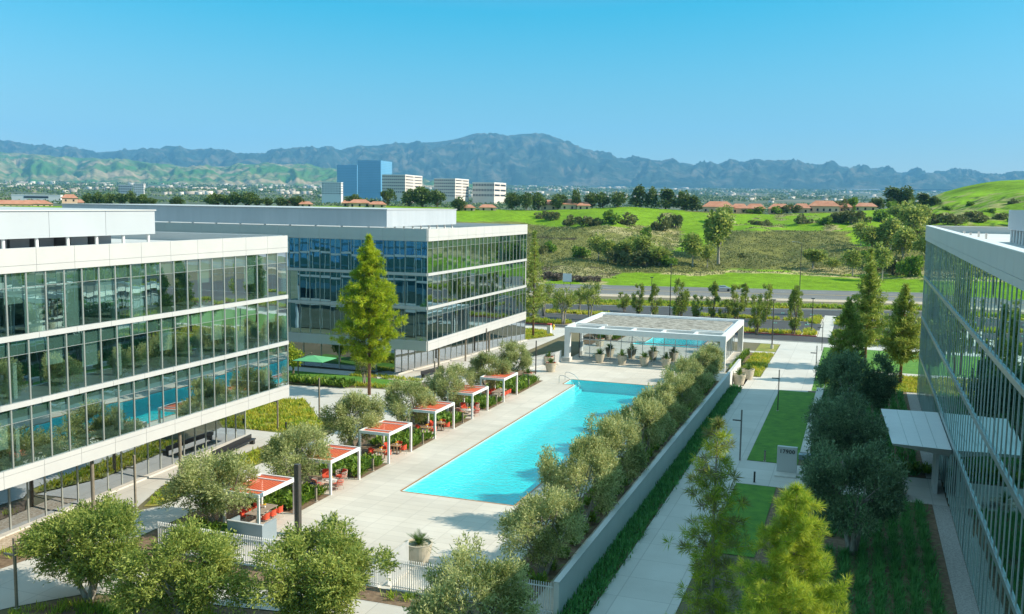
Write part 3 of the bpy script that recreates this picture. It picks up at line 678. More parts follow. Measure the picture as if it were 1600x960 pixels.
def pane_wall(p0, p1, n, z0, z1, zm):
    p0 = Vector((*p0,0)); p1 = Vector((*p1,0)); d = (p1-p0).normalized(); W = (p1-p0).length/n
    fr = MB(t.location)
    for i in range(n):
        a = p0+d*(W*i+.03); b_ = p0+d*(W*(i+1)-.03)
        for za, zb in ((z0,zm-.03),(zm+.03,z1)):
            MB(t.location).add([a+Vector((0,0,za)), b_+Vector((0,0,za)), b_+Vector((0,0,zb)), a+Vector((0,0,zb))], [(0,1,2,3)]).build('window', m_glassP, t)
    for i in range(n+1): c = p0+d*W*i; fr.bar(c+Vector((0,0,z0)), c+Vector((0,0,z1)), .07, .1)
    for z in (z0, zm, z1): fr.bar(p0+Vector((0,0,z)), p1+Vector((0,0,z)), .1, .14)
    fr.build('glazing_frame', m_band, t)
pane_wall((x0+1.2,y0+3.5), (x1-1.2,y0+3.5), 13, .05, zt-bh, 2.75)
pane_wall((x1-1.2,y0+3.5), (x1-1.2,y1-1.2), 8, .05, zt-bh, 2.75)
pane_wall((x0+1.2,y1-1.2), (x0+1.2,y0+3.5), 8, .05, zt-bh, 2.75)
MB(t.location).box(x0+1.3,x1-1.3,y0+3.6,y1-1.3,.006,.03).build('floor', M('timber_floor', (.3,.22,.14), (.24,.17,.11), 1, rough=.5, aniso=(1,6,1)), t)
MB(t.location).box(x0+5.5,x0+9.5,y0+9,y0+9.3,.03,zt-bh).build('inner_wall', m_core, t)
MB(t.location).box(x1-6.5,x1-1.4,y0+10,y0+10.3,.03,zt-bh).build('inner_wall', m_teak, t)
MB(t.location).box(x0+1.3,x1-1.3,y1-1.15,y1-1.0,.05,zt-bh).build('rear_wall', m_white, t)
for i, xx in enumerate((x0+3, x0+11, x0+15, x1-5)):
    MB(t.location).box(xx,xx+1.8,y0+6,y0+7,.03,.78).build('counter', m_whitep, t)

# ---- garden wall, seat wall, fences
t = WT('garden_wall', 'long plain white garden wall between the olive row and the shaded walkway', 'wall', (-14.35, 85, 0))
MB(t.location).box(-14.5,-14.22,46.9,127.4,-.03,1.95).build('wall_body', M('wall_stucco', (.66,.66,.64), (.6,.6,.585), .5, rough=.8, detail=8), t)
MB(t.location).box(-14.53,-14.19,46.88,127.42,1.952,2.0).build('wall_cap', m_white, t)
t = WT('seat_wall', 'low pale concrete seat wall along the right side of the big lawn', 'wall', (-3.8, 103, 0))
MB(t.location).box(-4.22,-3.42,86.5,119,-.03,.5).build('bench_block', m_curb, t, bevel=.02)
MB(t.location).box(-4.3,-3.3,85.7,86.48,-.03,.42).build('end_block', m_grpan, t)
def picket_fence(label, p0, p1, h=1.85, step=.135, zb=.08):
    p0 = Vector((*p0,0)); p1 = Vector((*p1,0)); d = (p1-p0).normalized(); L = (p1-p0).length
    t = WT('picket_fence', label, 'fence', tuple((p0+p1)/2), 'white picket fences around the pool deck')
    k = MB(t.location)
    for i in range(int(L/step)): c = p0+d*(i*step+.05); k.bar(c+Vector((0,0,zb)), c+Vector((0,0,h)), .035, .055)
    k.build('picket_row', m_whitep, t)
    nrm = Vector((d.y,-d.x,0))*.045
    MB(t.location).bar(p0+Vector((0,0,.2))-nrm, p1+Vector((0,0,.2))-nrm, .04, .06).build('rail', m_whitep, t)
    MB(t.location).bar(p0+Vector((0,0,h-.25))-nrm, p1+Vector((0,0,h-.25))-nrm, .04, .06).build('rail', m_whitep, t)
    MB(t.location).bar(p0+Vector((0,0,.035)), p1+Vector((0,0,.035)), .3, .07).build('kerb_base', m_curb, t)
picket_fence('white picket fence at the near edge of the deck, left of the big planted pot', (-40.6,47.0), (-25.0,47.0))
picket_fence('white picket fence between the big planted pot and the end of the white garden wall', (-24.2,47.0), (-14.6,47.0))
picket_fence('short white picket fence turning back from the front fence near the big pot', (-24.6,47.3), (-24.6,50.0))
picket_fence('white picket fence behind the far planted pots by the pavilion', (-41.5,118.2), (-39.0,127.0), 1.5)
picket_fence('white picket gate fence beside the left column of the pavilion', (-38.9,124.2), (-38.9,127.2), 1.6)
t = WT('screen_panel', 'blue-grey screen box standing at the foot of the nearest cabana', 'screen', (-36.6, 51.0, 0))
MB(t.location).box(-37.6,-34.95,50.0,50.12,0,1.35).box(-37.6,-37.48,50.12,51.2,0,1.35).box(-35.07,-34.95,50.12,51.6,0,1.35).build('panel', m_grpan, t)
MB(t.location).box(-37.63,-34.92,49.97,50.15,1.352,1.4).build('panel_cap', m_white, t)
#===FURN===
# ================================================================== CABANAS AND FURNITURE
CYS = [(51.9,56.3),(61.0,65.5),(70.4,74.8),(79.7,84.2),(88.8,93.2),(97.9,102.4)]
def cabana(loc, L, label):
    t = thing('cabana', label, 'cabana', loc, 0, 'orange roofed cabanas along the pool')
    Wd = 2.9; H = 2.62; p = .17
    for sx in (0, 1):
        for sy in (0, 1):
            x = -Wd if sx else -p; y = 0 if not sy else L-p
            MB().box(x,x+p,y,y+p,0,H-.24).build('leg', m_whitep, t, bevel=.01)
    k = MB(); k.box(-Wd,0,0,.14,H-.24,H).box(-Wd,0,L-.14,L,H-.24,H).box(-.14,0,.14,L-.14,H-.24,H-.001).box(-Wd,-Wd+.14,.14,L-.14,H-.24,H-.001)
    k.build('roof_frame', m_whitep, t)
    for yy in (L*.2, L*.78): MB().box(-Wd+.14,-.14,yy,yy+.1,H-.14,H-.02).build('cross_beam', m_whitep, t)
    can = MB()
    n = 22
    for a, b_ in ((.14,L*.2),(L*.2+.1,L*.78),(L*.78+.1,L-.14)):
        for i in range(n):
            xa = -Wd+.14+(Wd-.28)*i/n; xb = -Wd+.14+(Wd-.28)*(i+1)/n
            can.add([(xa,a,H-.09),(xb,a,H-.09+(.02 if i%2 else 0)),(xb,b_,H-.09+(.02 if i%2 else 0)),(xa,b_,H-.09)], [(0,1,2,3)])
    can.build('canopy', m_orange, t)
    return t
CN = ['nearest cabana with an orange slatted roof, partly behind the dark lamp mast', 'orange roofed cabana over the lounge chairs, second from the near end', 'orange roofed cabana over teak tables, third from the near end',
      'orange roofed cabana over teak tables, third from the far end', 'orange roofed cabana over lounge chairs, second from the far end', 'farthest orange roofed cabana, beside the planted pots']
for i, (a, c) in enumerate(CYS): cabana((-36.5, a, 0), c-a, CN[i])
def dining_chair():
    t = thing('dining_chair', 'x', 'chair', (0,0,0), 0, 'x')
    s = MB(); s.box(-.25,.25,-.25,.25,.42,.5); s.build('seat', m_orch, t, bevel=.02)
    k = MB(); vs = []; n = 9
    for j in range(n):
        a = -PI*.95*j/(n-1)+PI*.475*0  - 0.0
        th = PI*(-.05+1.1*j/(n-1)); r = .29
        vs += [(-.04+-math.sin(th)*r*.0 + math.cos(th)*r, -math.sin(th)*r*-1, .5), (math.cos(th)*r*1.12-.04, math.sin(th)*r*1.1, .86 if 1<j<n-2 else .72)]
    k.add(vs, [(2*j,2*j+2,2*j+3,2*j+1) for j in range(n-1)])
    o = k.build('backrest', m_orch, t); so_ = o.modifiers.new('thick','SOLIDIFY'); so_.thickness = .045
    for sx in (-1,1):
        for sy in (-1,1): MB().tube([(sx*.2,sy*.2,.42),(sx*.25,sy*.25,0)], .018, 6).build('leg', m_rope, t)
    return t
def lounge_chair():
    t = thing('lounge_chair', 'x', 'armchair', (0,0,0), 0, 'x')
    MB().box(-.34,.34,-.34,.3,.3,.46).build('seat_cushion', m_orch, t, bevel=.05)
    MB().add([(-.3,.2,.46),(.3,.2,.46),(.3,.34,.46),(-.3,.34,.46),(-.26,.36,.86),(.26,.36,.86),(.26,.46,.84),(-.26,.46,.84)], [(0,1,5,4),(1,2,6,5),(2,3,7,6),(3,0,4,7),(4,5,6,7)]).build('back_cushion', m_orch, t, bevel=.03)
    k = MB(); n = 13
    for z, rr in ((.3,.4),(.42,.43),(.54,.45),(.66,.46),(.76,.46)):
        pts = []
        for j in range(n):
            th = PI*(-.18+1.36*j/(n-1)); pts.append((math.cos(th)*rr, math.sin(th)*rr*1.05, z + (.08*math.sin(PI*j/(n-1)) if z > .6 else 0)))
        k.tube(pts, .018, 5)
    for j in range(n):
        th = PI*(-.18+1.36*j/(n-1)); k.tube([(math.cos(th)*.4, math.sin(th)*.42, .28),(math.cos(th)*.46, math.sin(th)*.48, .78)], .014, 5)
    k.build('woven_frame', m_rope, t)
    for sx in (-1,1):
        for sy in (-1,1): MB().tube([(sx*.3,sy*.3,.3),(sx*.34,sy*.34,0)], .02, 6).build('leg', m_rope, t)
    return t
def table(name, label, w_, l_, h, mt, loc, group):
    t = thing(name, label, 'table', loc, 0, group)
    k = MB(); n = 6
    for i in range(n): k.box(-w_/2+w_*i/n+.004,-w_/2+w_*(i+1)/n-.004,-l_/2,l_/2,h-.045,h)
    k.build('tabletop', mt, t)
    for sx in (-1,1):
        for sy in (-1,1): MB().box(sx*(w_/2-.1)-.035,sx*(w_/2-.1)+.035,sy*(l_/2-.1)-.035,sy*(l_/2-.1)+.035,0,h-.047).build('leg', mt, t)
    return t
dc = None; lc = None
def put_dc(x, y, rz, label, group):
    global dc
    if dc is None: dc = dining_chair(); dc.location = (x,y,0); dc.rotation_euler = (0,0,rz); dc['label'] = label; dc['group'] = group; return dc
    return dup(dc, (x,y,0), rz, label, group)
def put_lc(x, y, rz, label, group):
    global lc
    if lc is None: lc = lounge_chair(); lc.location = (x,y,0); lc.rotation_euler = (0,0,rz); lc['label'] = label; lc['group'] = group; return lc
    return dup(lc, (x,y,0), rz, label, group)
CAB = ['nearest', 'second', 'third', 'fourth', 'fifth', 'farthest']
def vase(x, y, z, label):
    t = thing('flower_vase', label, 'vase', (x,y,z), random.random(), 'flower vases on the cabana tables')
    MB().lathe([(.05,0),(.07,.06),(.05,.14),(.055,.16)], n=12).build('jar', m_whitep, t)
    k = MB()
    for i in range(9): a = i*.7; k.lathe([(.0,-.03),(.04,0),(.045,.03),(.0,.06)], (math.cos(a)*.06*(i%3),math.sin(a)*.06*(i%3),.2+.02*(i%2)), 6)
    k.build('blossom', m_yflow, t)
# cabana 1: long grey table, six chairs
def long_set(ci, xc=-38.0):
    a, c = CYS[ci]; ym = (a+c)/2; g = 'orange chairs around the long table in the %s cabana' % CAB[ci]
    table('dining_table', 'long grey slatted table under the %s cabana' % CAB[ci], 1.0, 2.5, .75, m_greyt, (xc,ym+.2,0), 'long dining tables')
    for i in range(3):
        nm = ('near', 'middle', 'far')[i]
        put_dc(xc+.82, ym+.2-.8+.8*i, -PI/2, 'orange chair, pool side of the long table in the %s cabana, %s of three' % (CAB[ci], nm), g)
        put_dc(xc-.82, ym+.2-.8+.8*i, PI/2, 'orange chair, planting side of the long table in the %s cabana, %s of three' % (CAB[ci], nm), g)
    vase(xc, ym+.6, .75, 'small vase on the long table in the %s cabana' % CAB[ci])
def small_sets(ci):
    a, c = CYS[ci]
    for j, (x, y) in enumerate(((-38.0, a+1.15), (-37.6, c-1.1))):
        nm = ('near', 'far')[j]
        table('cafe_table', 'square teak table at the %s end of the %s cabana' % (nm, CAB[ci]), .85, .85, .75, m_teak, (x,y,0), 'square teak tables')
        vase(x+.1, y+.05, .75, 'yellow flowers on the %s teak table of the %s cabana' % (nm, CAB[ci]))
        g = 'orange chairs at the teak tables of the %s cabana' % CAB[ci]
        for q, (dx, dy, rz, sn) in enumerate(((.75,0,-PI/2,'pool'),(-.75,0,PI/2,'planting'),(0,.75,0,'far'))):
            put_dc(x+dx, y+dy, rz+random.uniform(-.15,.15), 'orange chair on the %s side of the %s teak table in the %s cabana' % (sn, nm, CAB[ci]), g)
def lounge_set(ci):
    a, c = CYS[ci]; ym = (a+c)/2; x = -37.8
    t = thing('coffee_table', 'low round white coffee table in the middle of the %s cabana' % CAB[ci], 'table', (x,ym,0), 0, 'low round coffee tables')
    MB().lathe([(.45,.36),(.46,.38),(.46,.41),(.44,.42)], n=24).build('tabletop', m_whitep, t); MB().lathe([(.25,0),(.06,.06),(.05,.3),(.22,.36)], n=16).build('pedestal', m_rope, t)
    vase(x, ym, .42, 'yellow flowers on the coffee table of the %s cabana' % CAB[ci])
    g = 'woven lounge chairs in the %s cabana' % CAB[ci]
    for dx, dy, rz, nm in ((.1,1.35,-.35,'far'),(-1.0,.9,.6,'planting'),(-.4,-1.3,PI-.3,'near'),(1.0,-.75,-PI/2-.5,'pool')):
        put_lc(x+dx, ym+dy, rz, 'woven lounge chair with orange cushions on the %s side of the %s cabana' % (nm, CAB[ci]), g)
long_set(0); lounge_set(1); small_sets(2); small_sets(3); lounge_set(4); long_set(5)
o = MB().box(-.28,.28,-.2,.2,0,.14).build('folded_towel', m_blue, None, bevel=.05); o.location = (-38.4, 61.7, .44)
tag(o, 'blue towel lying on the near lounge chair of the second cabana', 'towel')
# ---- loungers at the foot of the olive row
def lounger(loc, rz, label):
    t = thing('sun_lounger', label, 'sun lounger', loc, rz, 'sun loungers under the olive row')
    MB().box(-.32,.32,-.95,.35,.3,.38).build('mattress', m_whitep, t, bevel=.03)
    MB().add([(-.32,.36,.3),(.32,.36,.3),(.32,.95,.72),(-.32,.95,.72),(-.32,.33,.38),(.32,.33,.38),(.32,.92,.8),(-.32,.92,.8)], [(3,2,1,0),(4,5,6,7),(0,1,5,4),(1,2,6,5),(2,3,7,6),(3,0,4,7)]).build('backrest', m_whitep, t)
    for sx in (-1,1):
        for y in (-.85,.25): MB().box(sx*.29-.03,sx*.29+.03,y-.03,y+.03,0,.299).build('leg', m_rope, t)
for i, yv in enumerate((66.0, 75.0, 83.5, 92.0)):
    lounger((-19.9, yv, 0), PI/2+.05*i, 'white sun lounger between the pool and the olive row, %s from the near end' % ordn(i))
# ---- potted cycads
def cycad_leaves(n, L, seed, lw=.05, arch=1.0):
    r = np.random.default_rng(seed); V = []; F = []
    for i in range(n):
        az = r.uniform(0, 2*PI); el = r.uniform(.05, 1.45); l = L*r.uniform(.75,1.1)
        p = np.array((0,0,.0)); dr = np.array((math.cos(az)*math.cos(el), math.sin(az)*math.cos(el), math.sin(el)))
        side = np.cross(dr, (0,0,1)); side = side/(np.linalg.norm(side)+1e-6); seg = 9; prev = None
        for s in range(seg+1):
            u = s/seg; q = dr*l*u + np.array((0,0,-arch*.55*l*u*u*math.cos(el)))
            if 0 < s:
                wd = l*.17*math.sin(PI*min(1,.12+u*.88))**.7
                for sg in (-1,1):
                    b = len(V); tip = q + side*sg*wd + dr*l*.09 + np.array((0,0,.03)); w2 = dr*lw*.9
                    V += [prev, prev+w2, tip, prev+(tip-prev)*.5-w2*.4]; F.append((b,b+1,b+2,b+3))
            prev = q
    return np.array(V), F
cyc_me = [np_mesh('cycad_fronds', *cycad_leaves(46, .95, s), m_palm) for s in (1,2)]
def pot(label, x, y, s=1.0, prof=0, group='planted stone pots', flowers=False, mi=0):
    t = thing('planted_pot', label, 'potted plant', (x,y,0), random.uniform(0,6), group, s)
    if prof == 0: pr = [(.3,0),(.34,.04),(.48,.55),(.54,.95),(.56,1.0),(.5,1.0),(.48,.9)]
    elif prof == 1: pr = [(.42,0),(.46,.03),(.6,.6),(.66,1.0),(.68,1.05),(.6,1.05),(.58,.95)]
    else: pr = [(.35,0),(.5,.05),(.75,.32),(.85,.5),(.8,.5),(.75,.42)]
    MB().lathe(pr, n=28).build('pot', m_potc, t, smooth=False)
    zt = pr[-1][1]; MB().lathe([(.02,zt-.05),(pr[-1][0]-.01,zt-.04),(pr[-1][0]-.02,zt-.02)], n=20).build('soil', m_soil, t)
    o = link('fronds', cyc_me[mi], t); o.location = (0,0,zt)
    if flowers:
        k = MB()
        for i in range(26): a = i*2.4; k.lathe([(0,-.03),(.05,0),(.045,.05),(0,.09)], (math.cos(a)*(pr[-1][0]-.05),math.sin(a)*(pr[-1][0]-.05),zt+.04), 5)
        k.build('blossom', m_rflow, t)
    return t
for i, (x, nm) in enumerate(((-33.6,'leftmost'),(-30.4,'second from left'),(-27.3,'third from left'),(-24.3,'rightmost'))):
    pot('tapered stone pot with a cycad before the pavilion glass, %s of four' % nm, x, 128.2, 1.28, 0, 'stone pots in a row before the pavilion', mi=i%2)
pot('big stone pot with a dark green cycad just inside the near picket fence', -24.5, 51.2, 1.25, 1, mi=0)
pot('bright cycad in a stone pot half hidden behind the front olive tree', -31.15, 52.3, 1.15, 1, mi=1)
pot('red flowered stone pot with a cycad nearest the far deck corner', -37.7, 118.6, 1.15, 1, flowers=True, mi=0)
pot('red flowered stone pot with a cycad beside the white picket gate fence', -39.6, 123.6, 1.1, 1, flowers=True, mi=1)
pot('low stone pot with red flowers at the edge of the cabana planting', -38.2, 110.9, 1.0, 1, flowers=True, mi=0)
pot('potted cycad at the far end of the garden wall, nearer of two', -13.5, 119.6, 1.25, 1, mi=1)
pot('potted cycad at the far end of the garden wall, farther of two', -12.9, 124.0, 1.25, 1, mi=0)
pot('wide stone bowl of succulents in the shade before the canopy', 3.3, 77.3, 1.15, 2, mi=1)
# ---- lamps and posts
def post_lamp(loc, h, label, mt=m_bronze, arm=.75, rz=PI, w_=.12, group='post lamps with a short side arm'):
    t = thing('post_lamp', label, 'lamp', loc, rz, group)
    k = MB(); k.box(-w_/2,-.012,-w_/2,w_/2,.02,h).box(.012,w_/2,-w_/2,w_/2,.02,h); k.build('post', mt, t)
    MB().box(-w_*.9,w_*.9,-w_*.9,w_*.9,0,.03).build('base_plate', m_curb, t)
    if arm: 
        a = MB().box(w_/2,arm,-.05,.05,h-1.0,h-.9).build('arm', mt, t)
    return t
post_lamp((-34.1,52.8,0), 4.75, 'tall dark lamp mast on the deck beside the nearest cabana', m_dark, 0, 0, .34, None)
post_lamp(tuple(G(212,795)), 3.9, 'bronze post lamp on the path before the left office building')
post_lamp(tuple(G(434,672)), 3.7, 'bronze post lamp in the yellow grass below the left building corner')
post_lamp((-41.6,37.2,0), 3.9, 'bronze post lamp in the bottom left corner of the picture', rz=PI)
post_lamp(tuple(G(499,655)), 4.2, 'bronze post lamp on the path left of the tall pine', arm=0)
post_lamp(tuple(G(679,622)), 4.2, 'bronze post lamp on the plaza before the corner of the middle building', arm=.5)
post_lamp(tuple(G(837,585)), 4.4, 'dark post lamp by the planted pots left of the pavilion', m_dark, arm=.0)
post_lamp(tuple(G(1156,720)), 4.5, 'dark post lamp on the shaded walkway behind the thin young pine', m_dark)
post_lamp(tuple(G(1215,642)), 4.5, 'dark post lamp at the left edge of the big lawn', m_dark)
post_lamp(tuple(G(1274,595)), 4.5, 'dark post lamp beside the far end of the sunny paving', m_dark)
post_lamp(tuple(G(1284,548)), 4.5, 'dark post lamp near the street end of the wide paving', m_dark)
post_lamp((-17.3,123.0,0), 4.6, 'dark post lamp under the right corner of the pavilion', m_dark, .0)
post_lamp(tuple(G(760,556)), 4.0, 'bronze post lamp against the ground floor of the middle building', arm=0)
def bollard(loc, label, h=1.0, mt=m_bronze):
    t = thing('bollard_light', label, 'bollard', loc, 0, 'bollard lights')
    MB().box(-.07,.07,-.07,.07,.02,h).build('post', mt, t); MB().box(-.12,.12,-.12,.12,0,.03).build('base_plate', m_curb, t); MB().box(-.075,.075,-.075,.075,h+.002,h+.05).build('cap', m_char, t)
for i, yv in enumerate((59.3, 68.0, 77.5, 86.8, 96.2, 107)):
    bollard((-36.75,yv,0), 'bollard light in the cabana planting, %s from the near end' % ordn(i))
bollard((-7.15,76.9,0), 'bollard light at the near edge of the cross path, left of the address sign', .85, m_char); bollard((-7.0,83.9,0), 'pale bollard light at the far edge of the cross path, left of the address sign', .9)
bollard(tuple(G(447,672)), 'short bollard in the yellow grass below the left building corner', .7, m_char)
def mast(loc, h, label, arm=1.6, rz=0):
    t = thing('street_light', label, 'street light', loc, rz, 'tall light masts at the car park and road')
    MB().tube([(0,0,0),(0,0,h)], [.11,.06], 8).build('mast', m_dark, t); MB().tube([(0,0,0),(0,0,.6)], .25, 10).build('footing', m_curb, t)
    if arm: MB().tube([(0,0,h-.1),(-arm*.5,0,h+.25),(-arm,0,h+.3)], .05, 6).build('arm', m_steel, t); MB().box(-arm-.5,-arm,-.12,.12,h+.22,h+.34).build('lamp_head', m_steel, t)
    else: MB().box(-.3,.3,-.3,.3,h,h+.12).build('lamp_head', m_char, t)
mast((-13.5,rdC(-13.5)-26.5,0), 13.5, 'tallest light mast, on the road edge right of the pavilion', 1.8)
mast(tuple(G(1206,545)), 7.6, 'dark light mast on the pavement right of the pavilion', 0)
mast(tuple(G(1017,492)), 7.5, 'dark light mast behind the middle of the pavilion roof', 0)
mast(tuple(G(1046,505)), 11.0, 'tall dark light mast behind the pavilion roof, near the car park trees', 0)
mast(tuple(G(1268,520)), 6.0, 'short dark light mast at the car park crossing', 0)
# ---- address sign
t = WT('address_sign', 'pale slab sign with the street number 17900 standing at the cross path', 'sign', (-4.75, 80.6, 0))
MB(t.location).box(-5.75,-4.15,80.6,81.0,0,2.25).build('slab', m_white, t, bevel=.01)
MB(t.location).box(-5.8,-4.1,79.3,80.59,0,.12).build('footing', m_curb, t)
cu = bpy.data.curves.new('digits', 'FONT'); cu.body = '17900'; cu.size = .45; cu.extrude = .015; cu.align_x = 'CENTER'; cu.space_character = 1.12; cu.offset = .01
tmp = bpy.data.objects.new('digits', cu); COL.objects.link(tmp); bpy.context.view_layer.update()
me = bpy.data.meshes.new_from_object(tmp.evaluated_get(bpy.context.evaluated_depsgraph_get())); bpy.data.objects.remove(tmp)
me.materials.clear(); me.materials.append(m_char); o = link('number', me, t); o.location = (-.2, -.018, 1.72); o.rotation_euler = (PI/2,0,0)
# ---- hydrant, red topped box, pool rail, umbrella, benches
p = G(866,507)
t = thing('fire_hydrant', 'yellow fire hydrant on the pavement left of the pavilion', 'hydrant', (-50.2,159.2,0))
MB().lathe([(.2,0),(.2,.06),(.14,.08),(.14,.62),(.18,.64),(.18,.7),(.13,.8),(.05,.88),(.05,.95)], n=16).build('barrel', m_yel, t)
MB().tube([(-.28,0,.5),(.28,0,.5)], .08, 10).build('side_outlet', m_yel, t); MB().tube([(0,-.26,.42),(0,0,.42)], .1, 10).build('front_outlet', m_yel, t)
t = thing('barrier_post', 'white post box with a red top beside the yellow hydrant', 'post', tuple(G(858,523)))
MB().box(-.3,.3,-.3,.3,0,1.6).build('cabinet', m_whitep, t); MB().box(-.33,.33,-.33,.33,1.61,1.9).build('red_cap', m_red, t)
t = thing('pool_handrail', 'curved steel handrail over the steps in the far corner of the pool', 'handrail', (-33.2,111.4,0))
for i, yv in enumerate((-.3, 2.2)):
    MB().tube([(-1.0,yv,0),(-1.0,yv,.85),(-.85,yv,1.0),(-.5,yv,1.02),(.2,yv,.75),(.7,yv,.3),(.85,yv,-.2)], .035, 8).build('rail', m_steel, t)
t = thing('shade_umbrella', 'green square shade umbrella on a leaning post by the middle building', 'umbrella', tuple(G(466,592)))
MB().tube([(0,0,0),(0,0,2.3),(.5,.1,2.7),(1.7,.4,3.3)], .07, 8).build('post', m_bronze, t)
k = MB(); c = Vector((1.9,.5,3.0))
cs = [c+Vector(v) for v in ((-2.0,-1.6,-.55),(2.2,-1.6,-.5),(2.2,1.8,-.45),(-2.0,1.8,-.45))]
vs = [tuple(c)]+[tuple(v) for v in cs]+[tuple(v-Vector((0,0,.05))) for v in cs]
k.add(vs, [(0,1,2),(0,2,3),(0,3,4),(0,4,1),(1,5,6,2),(2,6,7,3),(3,7,8,4),(4,8,5,1),(8,7,6,5)]); k.build('canopy', m_green, t)
def bench(label, loc, L, rz, mt=m_char):
    t = thing('bench', label, 'bench', loc, rz, 'long benches')
    MB().box(-L/2,L/2,-.25,.25,.4,.5).build('seat', mt, t, bevel=.01)
    MB().box(-L/2+.1,-L/2+.4,-.2,.2,0,.398).build('leg', mt, t); MB().box(L/2-.4,L/2-.1,-.2,.2,0,.398).build('leg', mt, t); MB().box(-L/2,L/2,.2,.27,.5,.85).build('backrest', mt, t)
bench('long dark bench on the plaza beside the left office building', (-50.6,68.5,0), 6.5, PI/2+.1)
bench('long dark bench on the plaza beside the middle office building', (-50.6,109.8,0), 5.0, PI/2-.15)
# ---- car on the road, sign
def car(label, loc, rz):
    t = thing('parked_car', label, 'car', loc, rz); 
    pr = [(-2.2,.35),(-2.25,.75),(-1.9,.95),(-1.3,1.0),(-.75,1.42),(.7,1.45),(1.45,1.0),(2.1,.85),(2.25,.6),(2.2,.3)]
    n = len(pr); k = MB(); k.add([(x,-.85 if z<1.2 else -.68,z) for x,z in pr]+[(x,.85 if z<1.2 else .68,z) for x,z in pr], [tuple(range(n-1,-1,-1)), tuple(range(n,2*n))]+[(i,(i+1)%n,n+(i+1)%n,n+i) for i in range(n)])
    k.build('body', m_car, t, bevel=.05)
    MB().add([(-1.2,-.83,1.02),(1.3,-.83,1.02),(.65,-.72,1.38),(-.7,-.72,1.38)], [(0,1,2,3)]).add([(-1.2,.83,1.02),(1.3,.83,1.02),(.65,.72,1.38),(-.7,.72,1.38)], [(3,2,1,0)]).build('window', m_carw, t)
    for x in (-1.4,1.4):
        for y in (-.86,.7): MB().tube([(x,y,.33),(x,y+.18,.33)], .33, 16).build('wheel', m_char, t)
    return t
cx = -33.5
t = car('silver car driving on the road beyond the car park trees', (cx,rdB(cx)+17,.02), math.atan(.24)); t.name = 'silver_car'
t = thing('road_sign', 'small white sign on two posts beside the far road', 'sign', tuple(G(886,446)+Vector((0,0,0))), .2)
MB().box(-1.2,1.2,-.05,.05,1.0,3.2).build('board', m_whitep, t); MB().tube([(-.9,.1,0),(-.9,.1,3)], .06, 6).build('post', m_char, t); MB().tube([(.9,.1,0),(.9,.1,3)], .06, 6).build('post', m_char, t)
#===PLANTS===
# ================================================================== TREES AND PLANTING
def unit(v): return v/(np.linalg.norm(v, axis=-1, keepdims=True)+1e-9)
def leafcards(c, d, L, W, r, flat=.5):
    """rhombus leaves at c along d; arrays (N,3)"""
    n = len(c); q = unit(r.normal(size=(n,3))); s = unit(np.cross(d, q))
    L = np.broadcast_to(np.asarray(L).reshape(-1,1), (n,1)); W = np.broadcast_to(np.asarray(W).reshape(-1,1), (n,1))
    V = np.stack([c, c+d*L*.5+s*W*.5, c+d*L, c+d*L*.5-s*W*.5], axis=1).reshape(-1,3)
    return V, np.arange(4*n).reshape(n,4)
def olive_tree(seed, R_=2.9, H=5.2, zb=1.1, ncl=46, nsp=78, nl=6, L=.23, W=.076, lean=0, mat=m_olive, bark=m_barkg):
    r = np.random.default_rng(seed); rr = random.Random(seed)
    cz = (zb+H)/2+.1; hz_ = (H-zb)/2
    cl = []
    while len(cl) < ncl:
        u = unit(r.normal(size=3)); q = r.uniform(.45,1.0)**.6
        p = u*q*np.array((R_,R_,hz_))
        if p[2] < -hz_*.75: continue
        lob = 1+.22*math.sin(3*math.atan2(u[1],u[0])+seed)+.1*math.sin(5*math.atan2(u[1],u[0])+2*seed)
        p[:2] *= lob; p[2] += (0 if u[2]<0 else .25*hz_*r.uniform(-.6,.5))
        cl.append(p+np.array((lean,0,cz)))
    cl = np.array(cl); ctr = np.array((lean,0,cz-.4))
    C = np.repeat(cl, nsp, axis=0); rad = R_*r.uniform(.15,.27,size=(ncl,1)).repeat(nsp,0)
    sp = C + unit(r.normal(size=C.shape))*rad*(r.uniform(0,1,size=(len(C),1))**.5)
    dr = unit(unit(sp-C)*.7+unit(sp-ctr)*.8+np.array((0,0,.45))+r.normal(size=sp.shape)*.35)
    P = []; Dd = []
    for k_ in range(nl):
        P.append(sp+dr*(k_*L*.42)); Dd.append(unit(dr*.8+r.normal(size=dr.shape)*.65))
    V, F = leafcards(np.concatenate(P), np.concatenate(Dd), L*r.uniform(.75,1.25,size=len(sp)*nl), W, r)
    q99 = np.percentile(np.hypot(V[:,0]-lean, V[:,1]), 98); V[:,:2] *= R_/q99
    crown = np_mesh('olive_crown', V, F, mat)
    k = MB(); fork = zb*.45
    for i in range(3):
        a = i*2.1+seed; bx = (math.cos(a)*.12, math.sin(a)*.12)
        p = [(bx[0],bx[1],0),(bx[0]*1.8,bx[1]*1.8,fork*.6),(math.cos(a)*R_*.16,math.sin(a)*R_*.16,zb*.95),(math.cos(a)*R_*.36+lean*.6,math.sin(a)*R_*.36,zb+hz_*.7),(math.cos(a)*R_*.5+lean,math.sin(a)*R_*.5,zb+hz_*1.3)]
        k.tube(p, [.19,.15,.11,.06,.02], 7)
        for j in range(4):
            tgt = cl[rr.randrange(len(cl))]; b = Vector(p[2+(j%2)]); m_ = (b+Vector(tgt))/2+Vector((0,0,.15)); k.tube([b, m_, Vector(tgt)], [.06,.035,.012], 5)
    me = bpy.data.meshes.new('olive_trunk'); me.from_pydata(k.v, [], k.f); me.materials.append(bark); me.polygons.foreach_set('use_smooth', [True]*len(me.polygons))
    return crown, me
